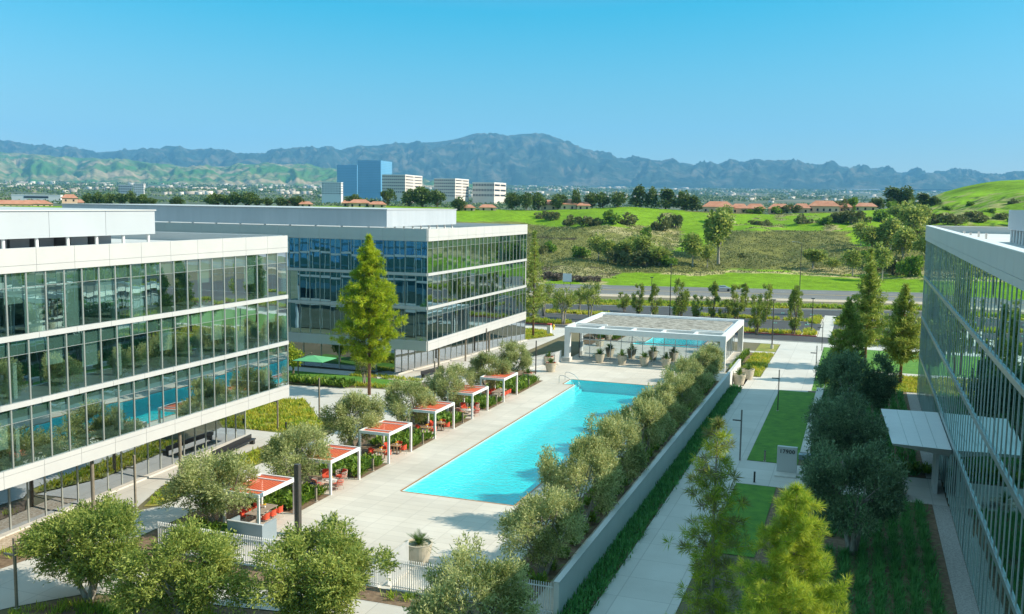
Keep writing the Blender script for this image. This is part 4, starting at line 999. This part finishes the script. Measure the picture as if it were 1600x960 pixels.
def pine_tree(seed, H, Rb, z0, nlev, tl, tw, nn, tpb, mat, prof=lambda u: (1-u)**.75*min(1, .35+u*3), bark=m_barkr, tr=.2, droop=.1, dry=None, updir=.35):
    r = np.random.default_rng(seed); k = MB(); 
    k.tube([(0,0,0),(.04,0,H*.3),(-.03,.03,H*.65),(0,0,H*.99)], [tr,tr*.8,tr*.45,tr*.08], 8)
    P = []; Dd = []
    for i in range(nlev):
        u = i/(nlev-1); z = z0+(H-z0)*u*.985; nb = 5 if u < .85 else 4; a0 = r.uniform(0,6.28)
        for b in range(nb):
            if r.uniform() < .1: continue
            a = a0+b*2*PI/nb+r.uniform(-.4,.4); Lb = max(.12, Rb*prof(u)*r.uniform(.6,1.12)); rise = updir*(1-.2*u)*r.uniform(.2,1.3)
            e = Vector((math.cos(a)*Lb, math.sin(a)*Lb, Lb*rise - droop*Lb)); st = Vector((0,0,z)); md_ = st+e*.5-Vector((0,0,Lb*.06))
            k.tube([st, md_, st+e], [max(.012,tr*.28*(1-u*.7)), tr*.16*(1-u*.6), .008], 4, cap=False)
            nt_ = max(2, int(tpb*Lb/Rb+1.5))
            for t_ in range(nt_):
                f = .25+.75*(t_+r.uniform(0,1))/nt_; c = np.array(st)+np.array(e)*f; c[2] -= Lb*.06*(1-abs(2*f-1))
                off = r.normal(size=3)*np.array((1,1,.6))*Lb*.13*(1.2-f*.5); c = c+off
                d0 = unit(np.array(e)/Lb*.9+np.array((0,0,.6))+r.normal(size=3)*.35)
                q = unit(d0*.55+r.normal(size=(nn,3))*.75)
                P.append(np.repeat(c[None], nn, 0)-d0*tl*r.uniform(0,.5,size=(nn,1))); Dd.append(q)
    P = np.concatenate(P); Dd = np.concatenate(Dd)
    V, F = leafcards(P, Dd, tl*r.uniform(.7,1.2,size=len(P)), tw, r)
    mats = mat; mi = None
    if dry: mats = [mat, dry]; mi = (mn_arr(P) > .15).astype(int)
    cr = np_mesh('pine_crown', V, F, mats, midx=mi)
    me = bpy.data.meshes.new('pine_trunk'); me.from_pydata(k.v, [], k.f); me.materials.append(bark); me.polygons.foreach_set('use_smooth', [True]*len(me.polygons))
    return cr, me
def mn_arr(P): return np.array([mn.noise(Vector(p)*1.6) for p in P])
def blob_tree(seed, R_, H, zb, n, L, mat, tall=False, bark=m_bark, nl=12):
    r = np.random.default_rng(seed); cz = (zb+H)/2; hz_ = (H-zb)/2
    cl = unit(r.normal(size=(nl,3)))*r.uniform(.25,.8,size=(nl,1))*np.array((R_,R_,hz_))
    w_ = r.integers(0, nl, n); rad = np.minimum(R_, hz_)*r.uniform(.3,.55,size=nl)[w_][:,None]
    u = unit(r.normal(size=(n,3))); P = cl[w_]+u*rad*r.uniform(.5,1,size=(n,1))
    if tall: P[:,:2] *= np.clip(1.15-(P[:,2:]+hz_)/(2*hz_)*.75, .15, 1)
    P[:,2] = zb+(P[:,2]-P[:,2].min())/(P[:,2].max()-P[:,2].min())*(H-zb); P[:,:2] *= R_/np.abs(P[:,:2]).max()
    V, F = leafcards(P, unit(u+r.normal(size=u.shape)*.6+np.array((0,0,.3))), L*r.uniform(.6,1.3,size=n), L*.7, r)
    cr = np_mesh('tree_crown', V, F, mat)
    k = MB(); k.tube([(0,0,0),(0,0,zb+hz_)], [R_*.07+.05,.05], 6)
    for i in range(4): q = cl[i]; k.tube([(0,0,zb*.8),(q[0],q[1],q[2]+cz)], [R_*.04+.02,.02], 5)
    me = bpy.data.meshes.new('tree_trunk'); me.from_pydata(k.v, [], k.f); me.materials.append(bark)
    return cr, me
def plant_tree(name, meshes, loc, label, group=None, rz=None, s=1, sz=None, cat='tree'):
    t = thing(name, label, cat, loc, random.uniform(0,6.28) if rz is None else rz, group)
    t.scale = (s, s, s if sz is None else sz)
    link('crown', meshes[0], t); link('trunk', meshes[1], t); return t
# --- olives (four shapes, shared)
OL = [olive_tree(s, mat=m_olive) for s in (1,2,3)]; OG = [olive_tree(s, R_=3.1, H=5.7, zb=1.2, mat=m_olive2, nsp=115, ncl=52) for s in (11,12)]
front = [(-38.4,39.3,1.02,0,'big dark olive tree in the lower left corner, with its thick trunk in view'),(-31.6,40.3,.98,1,'front row olive tree, second from the left, on its own stems'),
         (-24.7,41.9,1.02,0,'front row olive tree before the picket fence and the half hidden cycad'),(-18.0,42.6,.98,2,'greyish olive tree at the bottom, before the end of the white garden wall')]
for i,(x,y,s,mk,lb) in enumerate(front):
    g_ = G(*((137,850),(288,885),(500,893),(738,928))[i], 3.2); x, y = g_.x, g_.y; s *= (1.0,1.1,1.06,1.06)[i]
    plant_tree('olive_tree', (OG+OL)[mk], (x,y,0), lb, 'olive trees along the front path', s=s*1.08, sz=(.9,.82,.86,.92)[i])
lf = [(-41.3,50.4,1.0,'beside the nearest cabana'),(-41.0,59.0,1.0,'between the first and second cabana'),(-41.1,68.3,1.03,'between the second and third cabana'),(-41.0,77.6,1.0,'between the third and fourth cabana'),
      (-41.0,86.8,.98,'between the fourth and fifth cabana'),(-41.2,95.8,1.0,'between the fifth and last cabana'),(-41.3,105.6,1.0,'just beyond the last cabana'),(-42.4,113.5,.85,'farthest of its row, before the potted plants')]
lfp = [(325,757,3.1),(452,712,2.85),(545,655,2.75),(632,628,2.5),(697,602,2.5),(757,577,2.4),(797,556,2.3),(838,545,1.6)]
for i,(x,y,s,lb) in enumerate(lf):
    g_ = G(*lfp[i][:2], 2.9); g_.x += .5
    if i == 7: continue
    plant_tree('olive_tree', OL[i%3], (g_.x,g_.y,0), 'olive tree behind the cabanas, '+lb, 'olive trees behind the cabanas', s=lfp[i][2]/2.65, sz=(.92,.9,.95,.9,.88,.86,.84)[i])
for i in range(9):
    plant_tree('olive_tree', OL[(i+1)%3], (-17.1+random.uniform(-.3,.3),(52.3,61.2,70.2,79.0,87.6,96.0,104.5,112.5,119.5)[i],0), 'olive tree in the clipped row along the garden wall, %s from the near end' % ordn(i), 'olive trees along the garden wall', s=(1.06,1.03,.99,.96,.94,.92,.9,.88,.8)[i], sz=(.9,1.08,1.05,1.0,.95,.92,.92,.9,.85)[i], rz=i*1.7)
SHD = [olive_tree(s, mat=m_olive_dark, nsp=95, R_=3.0, H=5.6, zb=1.5) for s in (14,17)]
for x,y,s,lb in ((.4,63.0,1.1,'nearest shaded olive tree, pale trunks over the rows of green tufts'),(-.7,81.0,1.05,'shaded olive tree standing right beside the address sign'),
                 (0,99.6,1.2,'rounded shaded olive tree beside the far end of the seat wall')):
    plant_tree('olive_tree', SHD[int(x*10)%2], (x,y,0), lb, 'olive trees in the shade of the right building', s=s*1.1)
# --- pines
big = pine_tree(21, 18.2, 5.3, 4.0, 34, .48, .05, 44, 20, m_pine)
plant_tree('pine_tree', big, (-52.0,95.4,0), 'tall yellow-green pine before the shaded front of the middle building', rz=.4)
near = pine_tree(22, 14.9, 2.5, 7.5, 26, .25, .011, 72, 26, m_pine2, tr=.13, bark=m_bark, prof=lambda u: (1-u)**.55*.95+.03, updir=.5)
pn = D(1236, 960, 25); plant_tree('pine_tree', near, (pn.x,pn.y,0), 'bright lime green young pine, nearest tree at the bottom right', rz=1.1)
thin = pine_tree(23, 13.1, 2.55, 2.0, 24, .42, .024, 44, 7, m_pine2, tr=.16, bark=m_barkg, dry=m_pined, prof=lambda u: (1-u)**.45*(.7+.3*u), updir=.25)
pt = D(1122, 660, 40); plant_tree('pine_tree', thin, (pt.x,pt.y,0), 'thin open young pine over the shaded walkway, only its tip in sun', rz=.2)
mid = [pine_tree(24, 16.5, 3.6, 3.2, 26, .6, .1, 18, 11, m_pine3), pine_tree(25, 12.5, 4.0, 3.0, 20, .6, .1, 20, 13, m_pine3)]
plant_tree('pine_tree', mid[0], (1.2,139,0), 'tall thin pine on the far lawn, left of two sunlit pines', 'pines on the far lawn')
plant_tree('pine_tree', mid[1], (5.4,128.7,0), 'broad sunlit pine close to the corner of the right building', 'pines on the far lawn')
plant_tree('pine_tree', mid[1], (-1.0,113,0), 'dark shaded pine rising behind the rounded olive tree', 'pines on the far lawn', rz=2.2, s=.8, sz=.95)
slim = pine_tree(26, 17.5, 3.0, 3.0, 24, .5, .09, 14, 8, m_pine3)
plant_tree('pine_tree', slim, tuple(G(833,527)), 'slim tall pine at the far corner of the middle building')
plant_tree('pine_tree', slim, (-54.5,152.5,0), 'second slim pine just behind the far corner of the middle building', rz=2, s=.8)
# --- small trees
col = [olive_tree(31+i, R_=1.75-.15*i, H=8.3-.4*i, zb=.6, ncl=26, nsp=26, nl=5, L=.36, W=.17, mat=m_eva, bark=m_bark) for i in range(3)]
cl_ = [(997,497,7.2),(1022,499,7),(1062,505,8.3),(1088,502,5.4),(1113,503,7.8),(1133,505,4.6),(1150,504,7.8),(1182,523,6.8),(1195,503,7.8),(1240,524,8.2),(1243,492,6),(975,487,4),(1163,486,6)]
for i,(px,py,h) in enumerate(sorted(cl_)):
    b = G(px,py); plant_tree('slender_tree', col[i%3], tuple(b), 'slender leafy car park tree behind the pavilion, %s from the left' % ordn(i), 'slender trees in the car park strips', s=max(.8,h/8.3), sz=h/8.0)
sm = [olive_tree(41, R_=2.4, H=6.0, zb=2.4, ncl=20, nsp=30, nl=6, L=.34, W=.14, mat=m_olive2, bark=m_barkg)]
for px,py,s,lb in ((849,494,1.0,'left of three'),(880,508,1.05,'nearest of three'),(921,500,1.1,'right of three'),(905,488,.7,'small one half hidden behind the three')):
    plant_tree('car_park_tree', sm[0], tuple(G(px,py)), 'rounded car park tree left of the pavilion, '+lb, 'rounded car park trees', s=s)
b = G(456,590); lem = blob_tree(43, 1.5, 4.0, 1.0, 2200, .25, m_pine2); plant_tree('small_tree', lem, (-67,103,0), 'small lime green tree beside the green umbrella at the building corner')
plant_tree('small_tree', sm[0], tuple(G(569,602)), 'small tree on the lawn behind the tall pine trunk', s=.55)
# --- hillside trees
EV = [blob_tree(50+i, 4.2, 8.5, 1.2, 1500, .9, m_evg, nl=14) for i in range(3)]
PO = [blob_tree(55+i, 2.7, 10.5, .8, 1300, .8, m_evg, tall=True) for i in range(2)]
EU = [blob_tree(58+i, 4.0, 12, 4.0, 1700, .75, m_olive2, nl=16, bark=m_barkg) for i in range(2)]
SH = [blob_tree(61+i, 3.2, 3.6, .1, 1200, .6, mm, nl=9) for i, mm in enumerate((m_scrub, m_scrub, m_scrubd, m_shrub))]
def hill(name, kind, L_, lab, group, cat='tree', refw=None):
    for i, (px, py, wpx, hpx) in enumerate(sorted(L_)):
        p, d = hill_at(px, py)
        mesh = kind[i % len(kind)]; bb = np.array([v.co for v in mesh[0].vertices]); W0 = bb[:,0].max()-bb[:,0].min(); H0 = bb[:,2].max()
        t = plant_tree(name, mesh, tuple(p-Vector((0,0,.3))), lab % ordn(i), group, s=wpx*d/FPX/W0*1.3, sz=hpx*d/FPX/H0*1.12, cat=cat)
hill('ridge_tree', EV, [(137,322,14,20),(152,322,16,22),(170,322,20,20),(190,323,18,20),(206,323,18,24),(222,323,18,19),(238,322,16,14),(275,320,20,16),(335,318,26,20),(352,320,20,18),(368,320,24,22),(388,321,22,22),(402,322,18,14),
    (418,322,20,14),(440,323,20,14),(463,323,22,16),(553,317,20,18),(582,316,12,9),(606,322,22,26),(640,322,30,26),(660,322,34,30),(683,324,26,26),(715,330,20,22),(800,328,22,26),(822,330,20,28),(842,328,24,28),(872,327,22,24),(925,325,24,24),(942,325,22,24),(965,325,24,24)],
    'dark bushy tree on the ridge, %s from the left', 'dark bushy trees along the ridge')
hill('ridge_tree', PO, [(900,325,16,30),(1000,323,22,34),(1018,324,18,32),(1040,326,26,32),(1068,328,24,30),(1082,329,20,24),(1392,323,28,32),(1415,323,26,30),(1370,323,24,18),(1440,324,22,22),(1460,321,18,14)],
    'tall pointed tree on the ridge, %s from the left', 'tall pointed trees along the ridge')
hill('hill_tree', EU, [(935,408,28,42),(958,410,22,26),(990,402,24,36),(1082,418,30,50),(1122,414,46,80),(1105,420,22,40),(1270,420,36,30),(1390,405,34,60),(1425,385,44,66),(1345,385,22,40),(1438,355,30,34),(1130,350,26,28),(975,414,34,38),(1030,416,36,34),(1002,414,30,44),(950,412,26,36),(1362,400,34,44),(1410,418,34,60),(1446,420,34,60),(1332,432,26,40),(1378,438,30,56),(1400,350,28,30),(1300,425,22,22)],
    'tall loose tree on the hillside, %s from the left', 'loose trees on the hillside')
hill('hill_bush', SH[:2]+[SH[3]], [(848,342,24,12),(865,345,20,14),(895,352,24,16),(915,354,26,16),(935,352,20,12),(955,350,30,22),(980,352,30,20),(1034,361,28,26),(1055,358,22,22),(1010,372,18,18),(860,395,22,18),(845,398,18,16),(905,404,26,20),(968,415,32,26),(1010,418,44,26),(1040,416,34,20),
    (1158,403,10,8),(1180,352,18,8),(1195,353,18,10),(1255,350,24,16),(1290,352,22,14),(1310,350,24,18),(1330,352,30,22),(1345,348,26,18),(1405,352,22,20),(1480,352,24,18),(1455,350,22,16),(1385,362,18,12),(1352,365,18,12),(1500,350,20,14),(1530,348,24,14),(1235,330,26,14),(1180,331,30,12),(1330,329,22,22),(1318,328,20,20),(1215,331,22,13),(1395,330,22,16),(1565,345,16,12),(1345,415,30,24),(1365,425,34,26),(1395,430,34,30),(1425,432,34,34),(1385,395,30,26),(1440,390,34,30),(1375,348,26,20),(1478,330,14,9),(1515,322,14,8),(1548,335,16,9),(1585,318,14,8),(1520,345,22,14),(1590,350,22,16)],
    'rounded bush on the hillside, %s from the left', 'rounded bushes on the hillside', 'bush')
hill('dry_bush', [SH[2]], [(856,436,26,12),(878,438,26,12),(900,440,22,10),(922,441,20,11),(934,439,14,9)], 'brown dry bush above the far road, %s from the left', 'brown dry bushes above the far road', 'bush')
# --- scrub that covers the slope
def scrub():
    r = np.random.default_rng(5); P = []
    for _ in range(16000):
        px = r.uniform(815,1450); py = r.uniform(338,432) if px < 1100 else r.uniform(362,428)
        ds = dstart(px); dc, _ = crest(px); d = r.uniform(ds+14, dc); z = TZ(px, d); v = ray(px,400); x, y = v.x*d, v.y*d
        pyv = YH(px)+(HC-z)/d*FPX; zc = zone(px, pyv, x, y)
        if zc[1] > zc[0]*1.3: continue
        P.append((x,y,z))
    P = np.array(P); n = len(P); q = np.repeat(P, 7, 0)+r.normal(size=(7*n,3))*np.array((.7,.7,.15))+np.array((0,0,.15))
    d = unit(r.normal(size=q.shape)*np.array((1,1,.5))+np.array((0,0,.7)))
    V, F = leafcards(q, d, .5*r.uniform(.5,1.2,size=len(q)), .35, r)
    link('hill_scrub', np_mesh('hill_scrub', V, F, m_scrub))['kind'] = 'stuff'
scrub()
# --- tufts
def tufts(name, pts, mat, h=.5, nb=16, bw=.03, seed=1, spread=.25, arch=.5, label=None):
    r = np.random.default_rng(seed); P = np.asarray(pts, float); n = len(P)
    B = np.repeat(P, nb, 0); B[:,:2] += r.normal(size=(n*nb,2))*spread*.35
    a = r.uniform(0,2*PI,n*nb); tilt = r.uniform(.05,1,n*nb)*arch; hh = h*r.uniform(.6,1.15,n*nb)
    dr = np.stack([np.cos(a)*np.sin(tilt*1.3), np.sin(a)*np.sin(tilt*1.3), np.cos(tilt)],1)
    sd_ = np.stack([-np.sin(a), np.cos(a), np.zeros_like(a)],1)*bw
    mid_ = B+dr*hh[:,None]*.6; out = np.stack([np.cos(a),np.sin(a),np.zeros_like(a)],1)
    tip = mid_+out*(hh*tilt*.55)[:,None]+np.array((0,0,1))*(hh*.4*(1-tilt*.7))[:,None]
    V = np.stack([B-sd_, B+sd_, mid_+sd_, mid_-sd_, tip], 1).reshape(-1,3); i5 = np.arange(n*nb)*5
    F = np.concatenate([np.stack([i5,i5+1,i5+2,i5+3],1), np.stack([i5+3,i5+2,i5+4,i5+4],1)])
    me = bpy.data.meshes.new(name); 
    me = tri_mesh(name, V, np.concatenate([np.stack([i5,i5+1,i5+2],1),np.stack([i5,i5+2,i5+3],1),np.stack([i5+3,i5+2,i5+4],1)]), mat)
    link(name, me)['kind'] = 'stuff'
def tri_mesh(name, V, F, mat): return np_mesh(name, V, F, mat)
def inpoly(x, y, p):
    c = False
    for i in range(len(p)):
        x1,y1 = p[i]; x2,y2 = p[(i+1)%len(p)]
        if (y1>y) != (y2>y) and x < (x2-x1)*(y-y1)/(y2-y1)+x1: c = not c
    return c
def scatter(polys, dens, seed, z=.0, clump=0):
    r = np.random.default_rng(seed); out = []
    for p in polys:
        xs = [q[0] for q in p]; ys = [q[1] for q in p]; A = (max(xs)-min(xs))*(max(ys)-min(ys))
        for _ in range(int(A*dens)):
            x = r.uniform(min(xs),max(xs)); y = r.uniform(min(ys),max(ys))
            if clump and mn.noise(Vector((x*.45,y*.45,seed))) < clump-.5: continue
            if inpoly(x,y,p): out.append((x,y,z))
    return out
rows = [(x+random.uniform(-.08,.08),y+random.uniform(-.1,.1),.02) for x in np.arange(-4.9,5.7,.98) for y in np.arange(40,75.9,.5) if not (-5.4<x<-4.2 and y>58) and not (abs(x+1)<1.1 and abs(y-64.5)<1.2)]
tufts('tuft_rows', rows, m_tuftd, .62, 50, .02, 2, .48, 1.1)
rows = [(x+random.uniform(-.08,.08),y+random.uniform(-.15,.15),.02) for x in np.arange(-3.0,5.7,.9) for y in np.arange(84,122.5,.6)]
tufts('tuft_rows_beyond_canopy', rows, m_tuftd, .55, 16, .04, 3, .5, .85)
rows = [(x+random.uniform(-.1,.1),y,.02) for x in (-14.0,-13.6,-13.15) for y in np.arange(44,117.5,.42)]
tufts('wall_foot_planting', rows, m_tuftd, .5, 20, .035, 4, .5, .9)
mead = [rect(-3.4,12,123.2,135), rect(-14.4,-11.7,126.6,147), [(-62,76.3),(-49.9,76.3),(-47.2,80),(-51.1,82.8),(-57,89.6),(-62.5,88)], [(-54,144.4),(-50.5,145),(-48,151.8),(-51.4,157.6),(-58,157.6)],[(-49.4,58.2),(-47.4,53.8),(-46.7,54.4),(-46.7,69.8),(-49.4,69.8)],
        rect(-64,-47,99.5,101), [(-60,104.9),(-50,104.9),(-49.6,106.2),(-60,107.2)]]
tufts('yellow_meadow_grass', scatter(mead, 5, 6), m_tufty, .42, 12, .035, 5, .5, .9)
tufts('island_grass', scatter([rect(a+.3,b-.3,c+.3,d-.3) for a,b,c,d in isl], 2.6, 8, .13)+[(x, rdA(x)+random.uniform(.8,3.0), .02) for x in np.arange(-80,-12,.25)], m_tufty, .75, 14, .06, 7, .6, .9)
tufts('verge_hedge', [(x, rdA(x)+random.uniform(4.2,9), .02) for x in np.arange(-90,25,.13)], m_tuft, .9, 9, .12, 9, .9, .9)
tufts('front_bed_grass', scatter([[(-45,26),(-40.4,38.4),(-32.6,41.0),(-27,41.9),(-14.5,42.5),(-13.5,30)]], 6, 10, .02, .42), m_tuft, .42, 20, .02, 11, .5, .9)
tufts('side_bed_grass', scatter([[(-49.2,38.5),(-47.1,41.2),(-46.4,45.8),(-47.9,51.8),(-49.2,50)]], 3.2, 12, .02, .5)+scatter([rect(-24,-19,45.3,46.6)], 2.5, 13, .02, .4), m_tuft, .45, 26, .02, 13, .5, .9)
# --- broad leaved shrubs in the cabana beds
def broad(seed, n, L, W):
    r = np.random.default_rng(seed); V = []; F = []
    for i in range(n):
        az = r.uniform(0,2*PI); el = r.uniform(.55,1.5); l = L*r.uniform(.6,1.1); b = np.array((r.normal()*.16, r.normal()*.16, 0))
        d = np.array((math.cos(az)*math.cos(el), math.sin(az)*math.cos(el), math.sin(el))); s_ = np.array((-math.sin(az), math.cos(az), 0))*W/2
        p1 = b+d*l*.45; p2 = b+d*l*.8; o_ = np.array((math.cos(az),math.sin(az),-.6)); tip = p2+ (d*.6+o_*.5)*l*.3; q = len(V)
        V += [b+d*l*.1, p1+s_, p2+s_*.8, tip, p2-s_*.8, p1-s_]; F += [(q,q+1,q+2,q+5),(q+5,q+2,q+3,q+4)]
    return np.array(V), F
bro = [np_mesh('leaf_clump', *broad(70+s, 60, 1.0, .15), m_shrub) for s in range(3)]
beds = [(47.8,51.6),(56.5,60.8),(65.8,70.2),(75.1,79.5),(84.5,88.6),(93.5,97.8),(102.8,111.6)]
for bi,(a,c) in enumerate(beds):
    pts = [(x,y) for x in (-37.2,-38.2,-39.2,-40.4) for y in np.arange(a+.3,c,.95)]
    for j,(x,y) in enumerate(pts):
        o = link('leafy_shrub', bro[j%3]); o.location = (x+random.uniform(-.2,.2), y+random.uniform(-.2,.2), .02); o.rotation_euler = (0,0,random.uniform(0,6)); s = random.uniform(.8,1.15); o.scale = (s,s,s)
        tag(o, 'broad leaved green shrub in the %s' % ('bed at the near side of the nearest cabana','bed between the first and second cabana','bed between the second and third cabana','bed between the third and fourth cabana','bed between the fourth and fifth cabana','bed between the fifth and last cabana','bed beyond the last cabana')[bi], 'shrub', 'broad leaved shrubs in cabana bed %s' % ordn(bi))
for j in range(13):
    o = link('leafy_shrub', bro[j%3]); o.location = (-15.4, 129+j*1.35, .02); o.rotation_euler = (0,0,j*1.3); o.scale = (1.0,)*3
    tag(o, 'broad leaved shrub in the narrow bed along the right side of the pavilion', 'shrub', 'shrubs beside the pavilion')
for j in range(16):
    x = -64.5+(j%8)*1.15; y = 99.2-(j//8)*1.1
    o = link('leafy_shrub', bro[j%3]); o.location = (x, y-.2, .02); o.rotation_euler = (0,0,j*1.3); o.scale = (1.1,)*3
    tag(o, 'broad leaved shrub in the hedge before the green umbrella', 'shrub', 'hedge shrubs before the umbrella')
for j in range(14):
    x = 1.2+(j%7)*.8; y = 85+(j//7)*1.1
    o = link('leafy_shrub', bro[j%3]); o.location = (x, y, .02); o.rotation_euler = (0,0,j*1.3); o.scale = (.85,)*3
    tag(o, 'low leafy shrub in the shade beside the entrance canopy', 'shrub', 'shrubs beside the entrance canopy')
under = [bro[0]]
for j in range(60):
    o = link('leafy_shrub', bro[j%3]); o.location = (-17.5+(.9 if j%2 else -.5), 49.5+j*1.17, .02); o.rotation_euler = (0,0,j*1.3); o.scale = (.9,)*3
    tag(o, 'low shrub under the olive row along the garden wall', 'shrub', 'shrubs under the olive row')
# ================================================================== FAR HOUSES AND TOWERS
def face_dir(px): v = ray(px, 400); return math.atan2(v.y, v.x)-PI/2
def house(px, py, wpx, hpx, label, dep=12, d_=None):
    p, d = hill_at(px, py)
    if d_: d = d_; v = ray(px,400); p = Vector((v.x*d, v.y*d, D(px,py,d).z))
    W = wpx*d/FPX; H = hpx*d/FPX; hw = H*.52
    t = thing('tiled_house', label, 'house', p-Vector((0,0,.5)), face_dir(px), 'red roofed houses on the ridge')
    MB().box(-W/2,W/2,0,dep,-2,hw+.5).build('wall', m_stucco, t)
    e = .6; z0 = hw+.5; z1 = H+.5; rw = W*.28
    r_ = MB().add([(-W/2-e,-e,z0),(W/2+e,-e,z0),(W/2+e,dep+e,z0),(-W/2-e,dep+e,z0),(-rw,dep/2,z1),(rw,dep/2,z1)], [(0,1,5,4),(1,2,5),(2,3,4,5),(3,0,4),(3,2,1,0)]).build('roof', m_tile, t)
    n = max(2, int(W/3.2))
    for i in range(n):
        x = -W/2+W*(i+.5)/n; MB().box(x-.5,x+.5,-.06,.02,hw*.35,hw*.35+1.3).build('window', m_fwin, t)
for i,(px,py,w_,h_) in enumerate(sorted([(562,324,34,12),(545,323,22,10),(590,325,26,10),(727,330,30,10),(762,330,26,10),(858,328,26,16),(888,328,24,16),(912,328,20,12),(1122,333,48,18),(1155,332,26,15),(1180,331,30,16),(1218,331,34,16),(1252,332,26,15),(1287,331,46,18),(1352,329,34,12),(1315,330,30,13),(455,323,24,10),(478,324,20,9)])):
    house(px, py, w_, h_, 'tiled house with a red roof on the ridge, %s from the left' % ordn(i))
for i,(px,py,w_,h_) in enumerate([(20,326,60,13),(58,325,50,12),(112,316,22,12),(124,322,20,10)]):
    house(px, py, w_, h_, 'red roofed house above the left building roof, %s from the left' % ordn(i), 16, 560+i*40)
def tower(name, label, px0, px1, px2, py0, py1, d, mat, rows, cols, side, group, dep=None, winmat=None, flare=0, band=None, base=None):
    """front face px0..px1, right side face px1..px2, as seen; a real box turned so that both faces show"""
    v0, v1 = D(px0,py1,d), D(px1,py1,d)
    c = D(px1, py1, d); zt = D(px1, py0, d).z; zb_ = c.z if base is None else base
    W = (px1-px0)*d/FPX/math.cos(.35); Dp = (px2-px1)*d/FPX/math.sin(.35) if px2 > px1 else W*.6
    rz = face_dir(px1)-0.0
    t = thing(name, label, 'tower' if 'tower' in name else 'building', (c.x,c.y,zb_), rz-.35, group)
    H = zt-zb_
    MB().box(-W,0,0,Dp,-60,H).build('wall', mat, t)
    MB().box(-W-.3,.3,-.3,Dp+.3,H,H+1.2).build('parapet', mat if winmat is None else m_farw, t)
    if winmat:
        for r_ in range(rows):
            z0 = H*(r_+.35)/rows; z1 = H*(r_+.78)/rows
            for i in range(cols):
                a = -W+W*(i+.25)/cols; b_ = -W+W*(i+.75)/cols
                MB().box(a,b_,-.25,.1,z0,z1).build('window', winmat, t)
            for i in range(side):
                a = Dp*(i+.08)/side; b_ = Dp*(i+.92)/side
                MB().box(-.1,.25,a,b_,z0+.6,z1-.4).build('window', winmat, t)
    else:
        g = MB()
        for r_ in range(rows): z = H*(r_+1)/rows-.2; g.box(-W-.12,.12,-.12,Dp+.12,z,z+.5)
        g.build('floor_line', M('tower_floor_line', (.12,.28,.42), None, .05, rough=.3, metal=.3), t)
    return t
tower('glass_tower', 'blue glass tower, taller of the pair, with a paler right side', 559, 595, 613, 252, 304, 2300, m_fglass, 20, 0, 0, 'blue glass towers')
tower('glass_tower', 'blue glass slab tower to the left of the taller one', 527, 558, 560, 259, 304, 2500, m_fglass, 18, 0, 0, 'blue glass towers')
g = 'pale concrete office blocks with window grids'
tower('office_block', 'pale office block with a red lettered sign in front of the blue towers', 597, 633, 661, 274, 303, 1900, m_far, 6, 12, 2, g, winmat=m_fwin)
tower('office_block', 'pale office block second from the right in the distance', 678, 711, 733, 280, 309, 1950, m_far, 6, 11, 2, g, winmat=m_fwin)
tower('office_block', 'greyish office block with tall window slits, rightmost in the distance', 738, 772, 791, 286, 310, 2000, m_far, 3, 14, 2, g, winmat=m_fwin)
tower('office_block', 'small white office block left of the blue towers', 503, 533, 536, 286, 305, 1900, m_farw, 5, 7, 1, g, winmat=m_fwin)
tower('office_block', 'grey half of the far twin blocks above the left building', 187, 206, 207, 290, 306, 2100, m_metal, 4, 6, 1, g, winmat=m_fwin)
tower('office_block', 'white half of the far twin blocks above the left building', 210, 225, 226, 288, 306, 2100, m_farw, 5, 5, 1, g, winmat=m_fwin)
tower('office_block', 'long low white office block at the far left', 26, 95, 98, 306, 319, 1500, m_farw, 2, 1, 1, g, winmat=m_fwin)
c = D(613,278,1890)
# --- far town
def town():
    r = np.random.default_rng(9); V = []; F = []
    def add(px, d, w_, dp, h, z):
        v = ray(px,400); x, y = v.x*d, v.y*d; a = face_dir(px)+r.uniform(-.5,.5); ca, sa = math.cos(a), math.sin(a); b = len(V)
        for zz in (z-3, z+h):
            for lx, ly in ((-w_/2,0),(w_/2,0),(w_/2,dp),(-w_/2,dp)): V.append((x+lx*ca-ly*sa, y+lx*sa+ly*ca, zz))
        F.extend([(b+4,b+5,b+6,b+7),(b,b+1,b+5,b+4),(b+1,b+2,b+6,b+5),(b+2,b+3,b+7,b+6),(b+3,b,b+4,b+7)])
    for _ in range(3000):
        px = r.uniform(-60,1480); d = r.uniform(2600,10500)
        if px > 950 and r.uniform() < .35: continue
        if mn.noise(Vector((px*.02, math.log(d)*9, 2))) < .06: continue
        s = d/5000; add(px, d, r.uniform(9,30)*s*(1.6 if r.uniform()<.12 else 1), r.uniform(10,24), r.uniform(5,12)*(.6+.5*s), plain_z(d))
    mt = M('town_walls', (.3,.25,.2), (.62,.58,.52), .01, rough=.85, island=.35)
    link('distant_town', np_mesh('distant_town', V, F, mt))['kind'] = 'stuff'
    n = 26000; px = r.uniform(-80,1560,n); d = np.exp(r.uniform(math.log(1100), math.log(10500), n)); P = []
    for a, b_ in zip(px, d):
        if mn.noise(Vector((a*.01, math.log(b_)*5, 8))) < -.12: continue
        v = ray(a,400); P.append((v.x*b_, v.y*b_, plain_z(b_)+2, b_))
    P = np.array(P); sc = P[:,3]/4500; q = np.repeat(P[:,:3], 3, 0); s3 = np.repeat(sc,3)
    q = q + r.normal(size=q.shape)*np.array((6,6,1.5))*s3[:,None]
    Vv, Ff = leafcards(q, unit(r.normal(size=q.shape)*np.array((1,1,.4))+np.array((0,0,.5))), 11*s3, 8*s3, r)
    link('distant_trees', np_mesh('distant_trees', Vv, Ff, m_evg))['kind'] = 'stuff'
town()
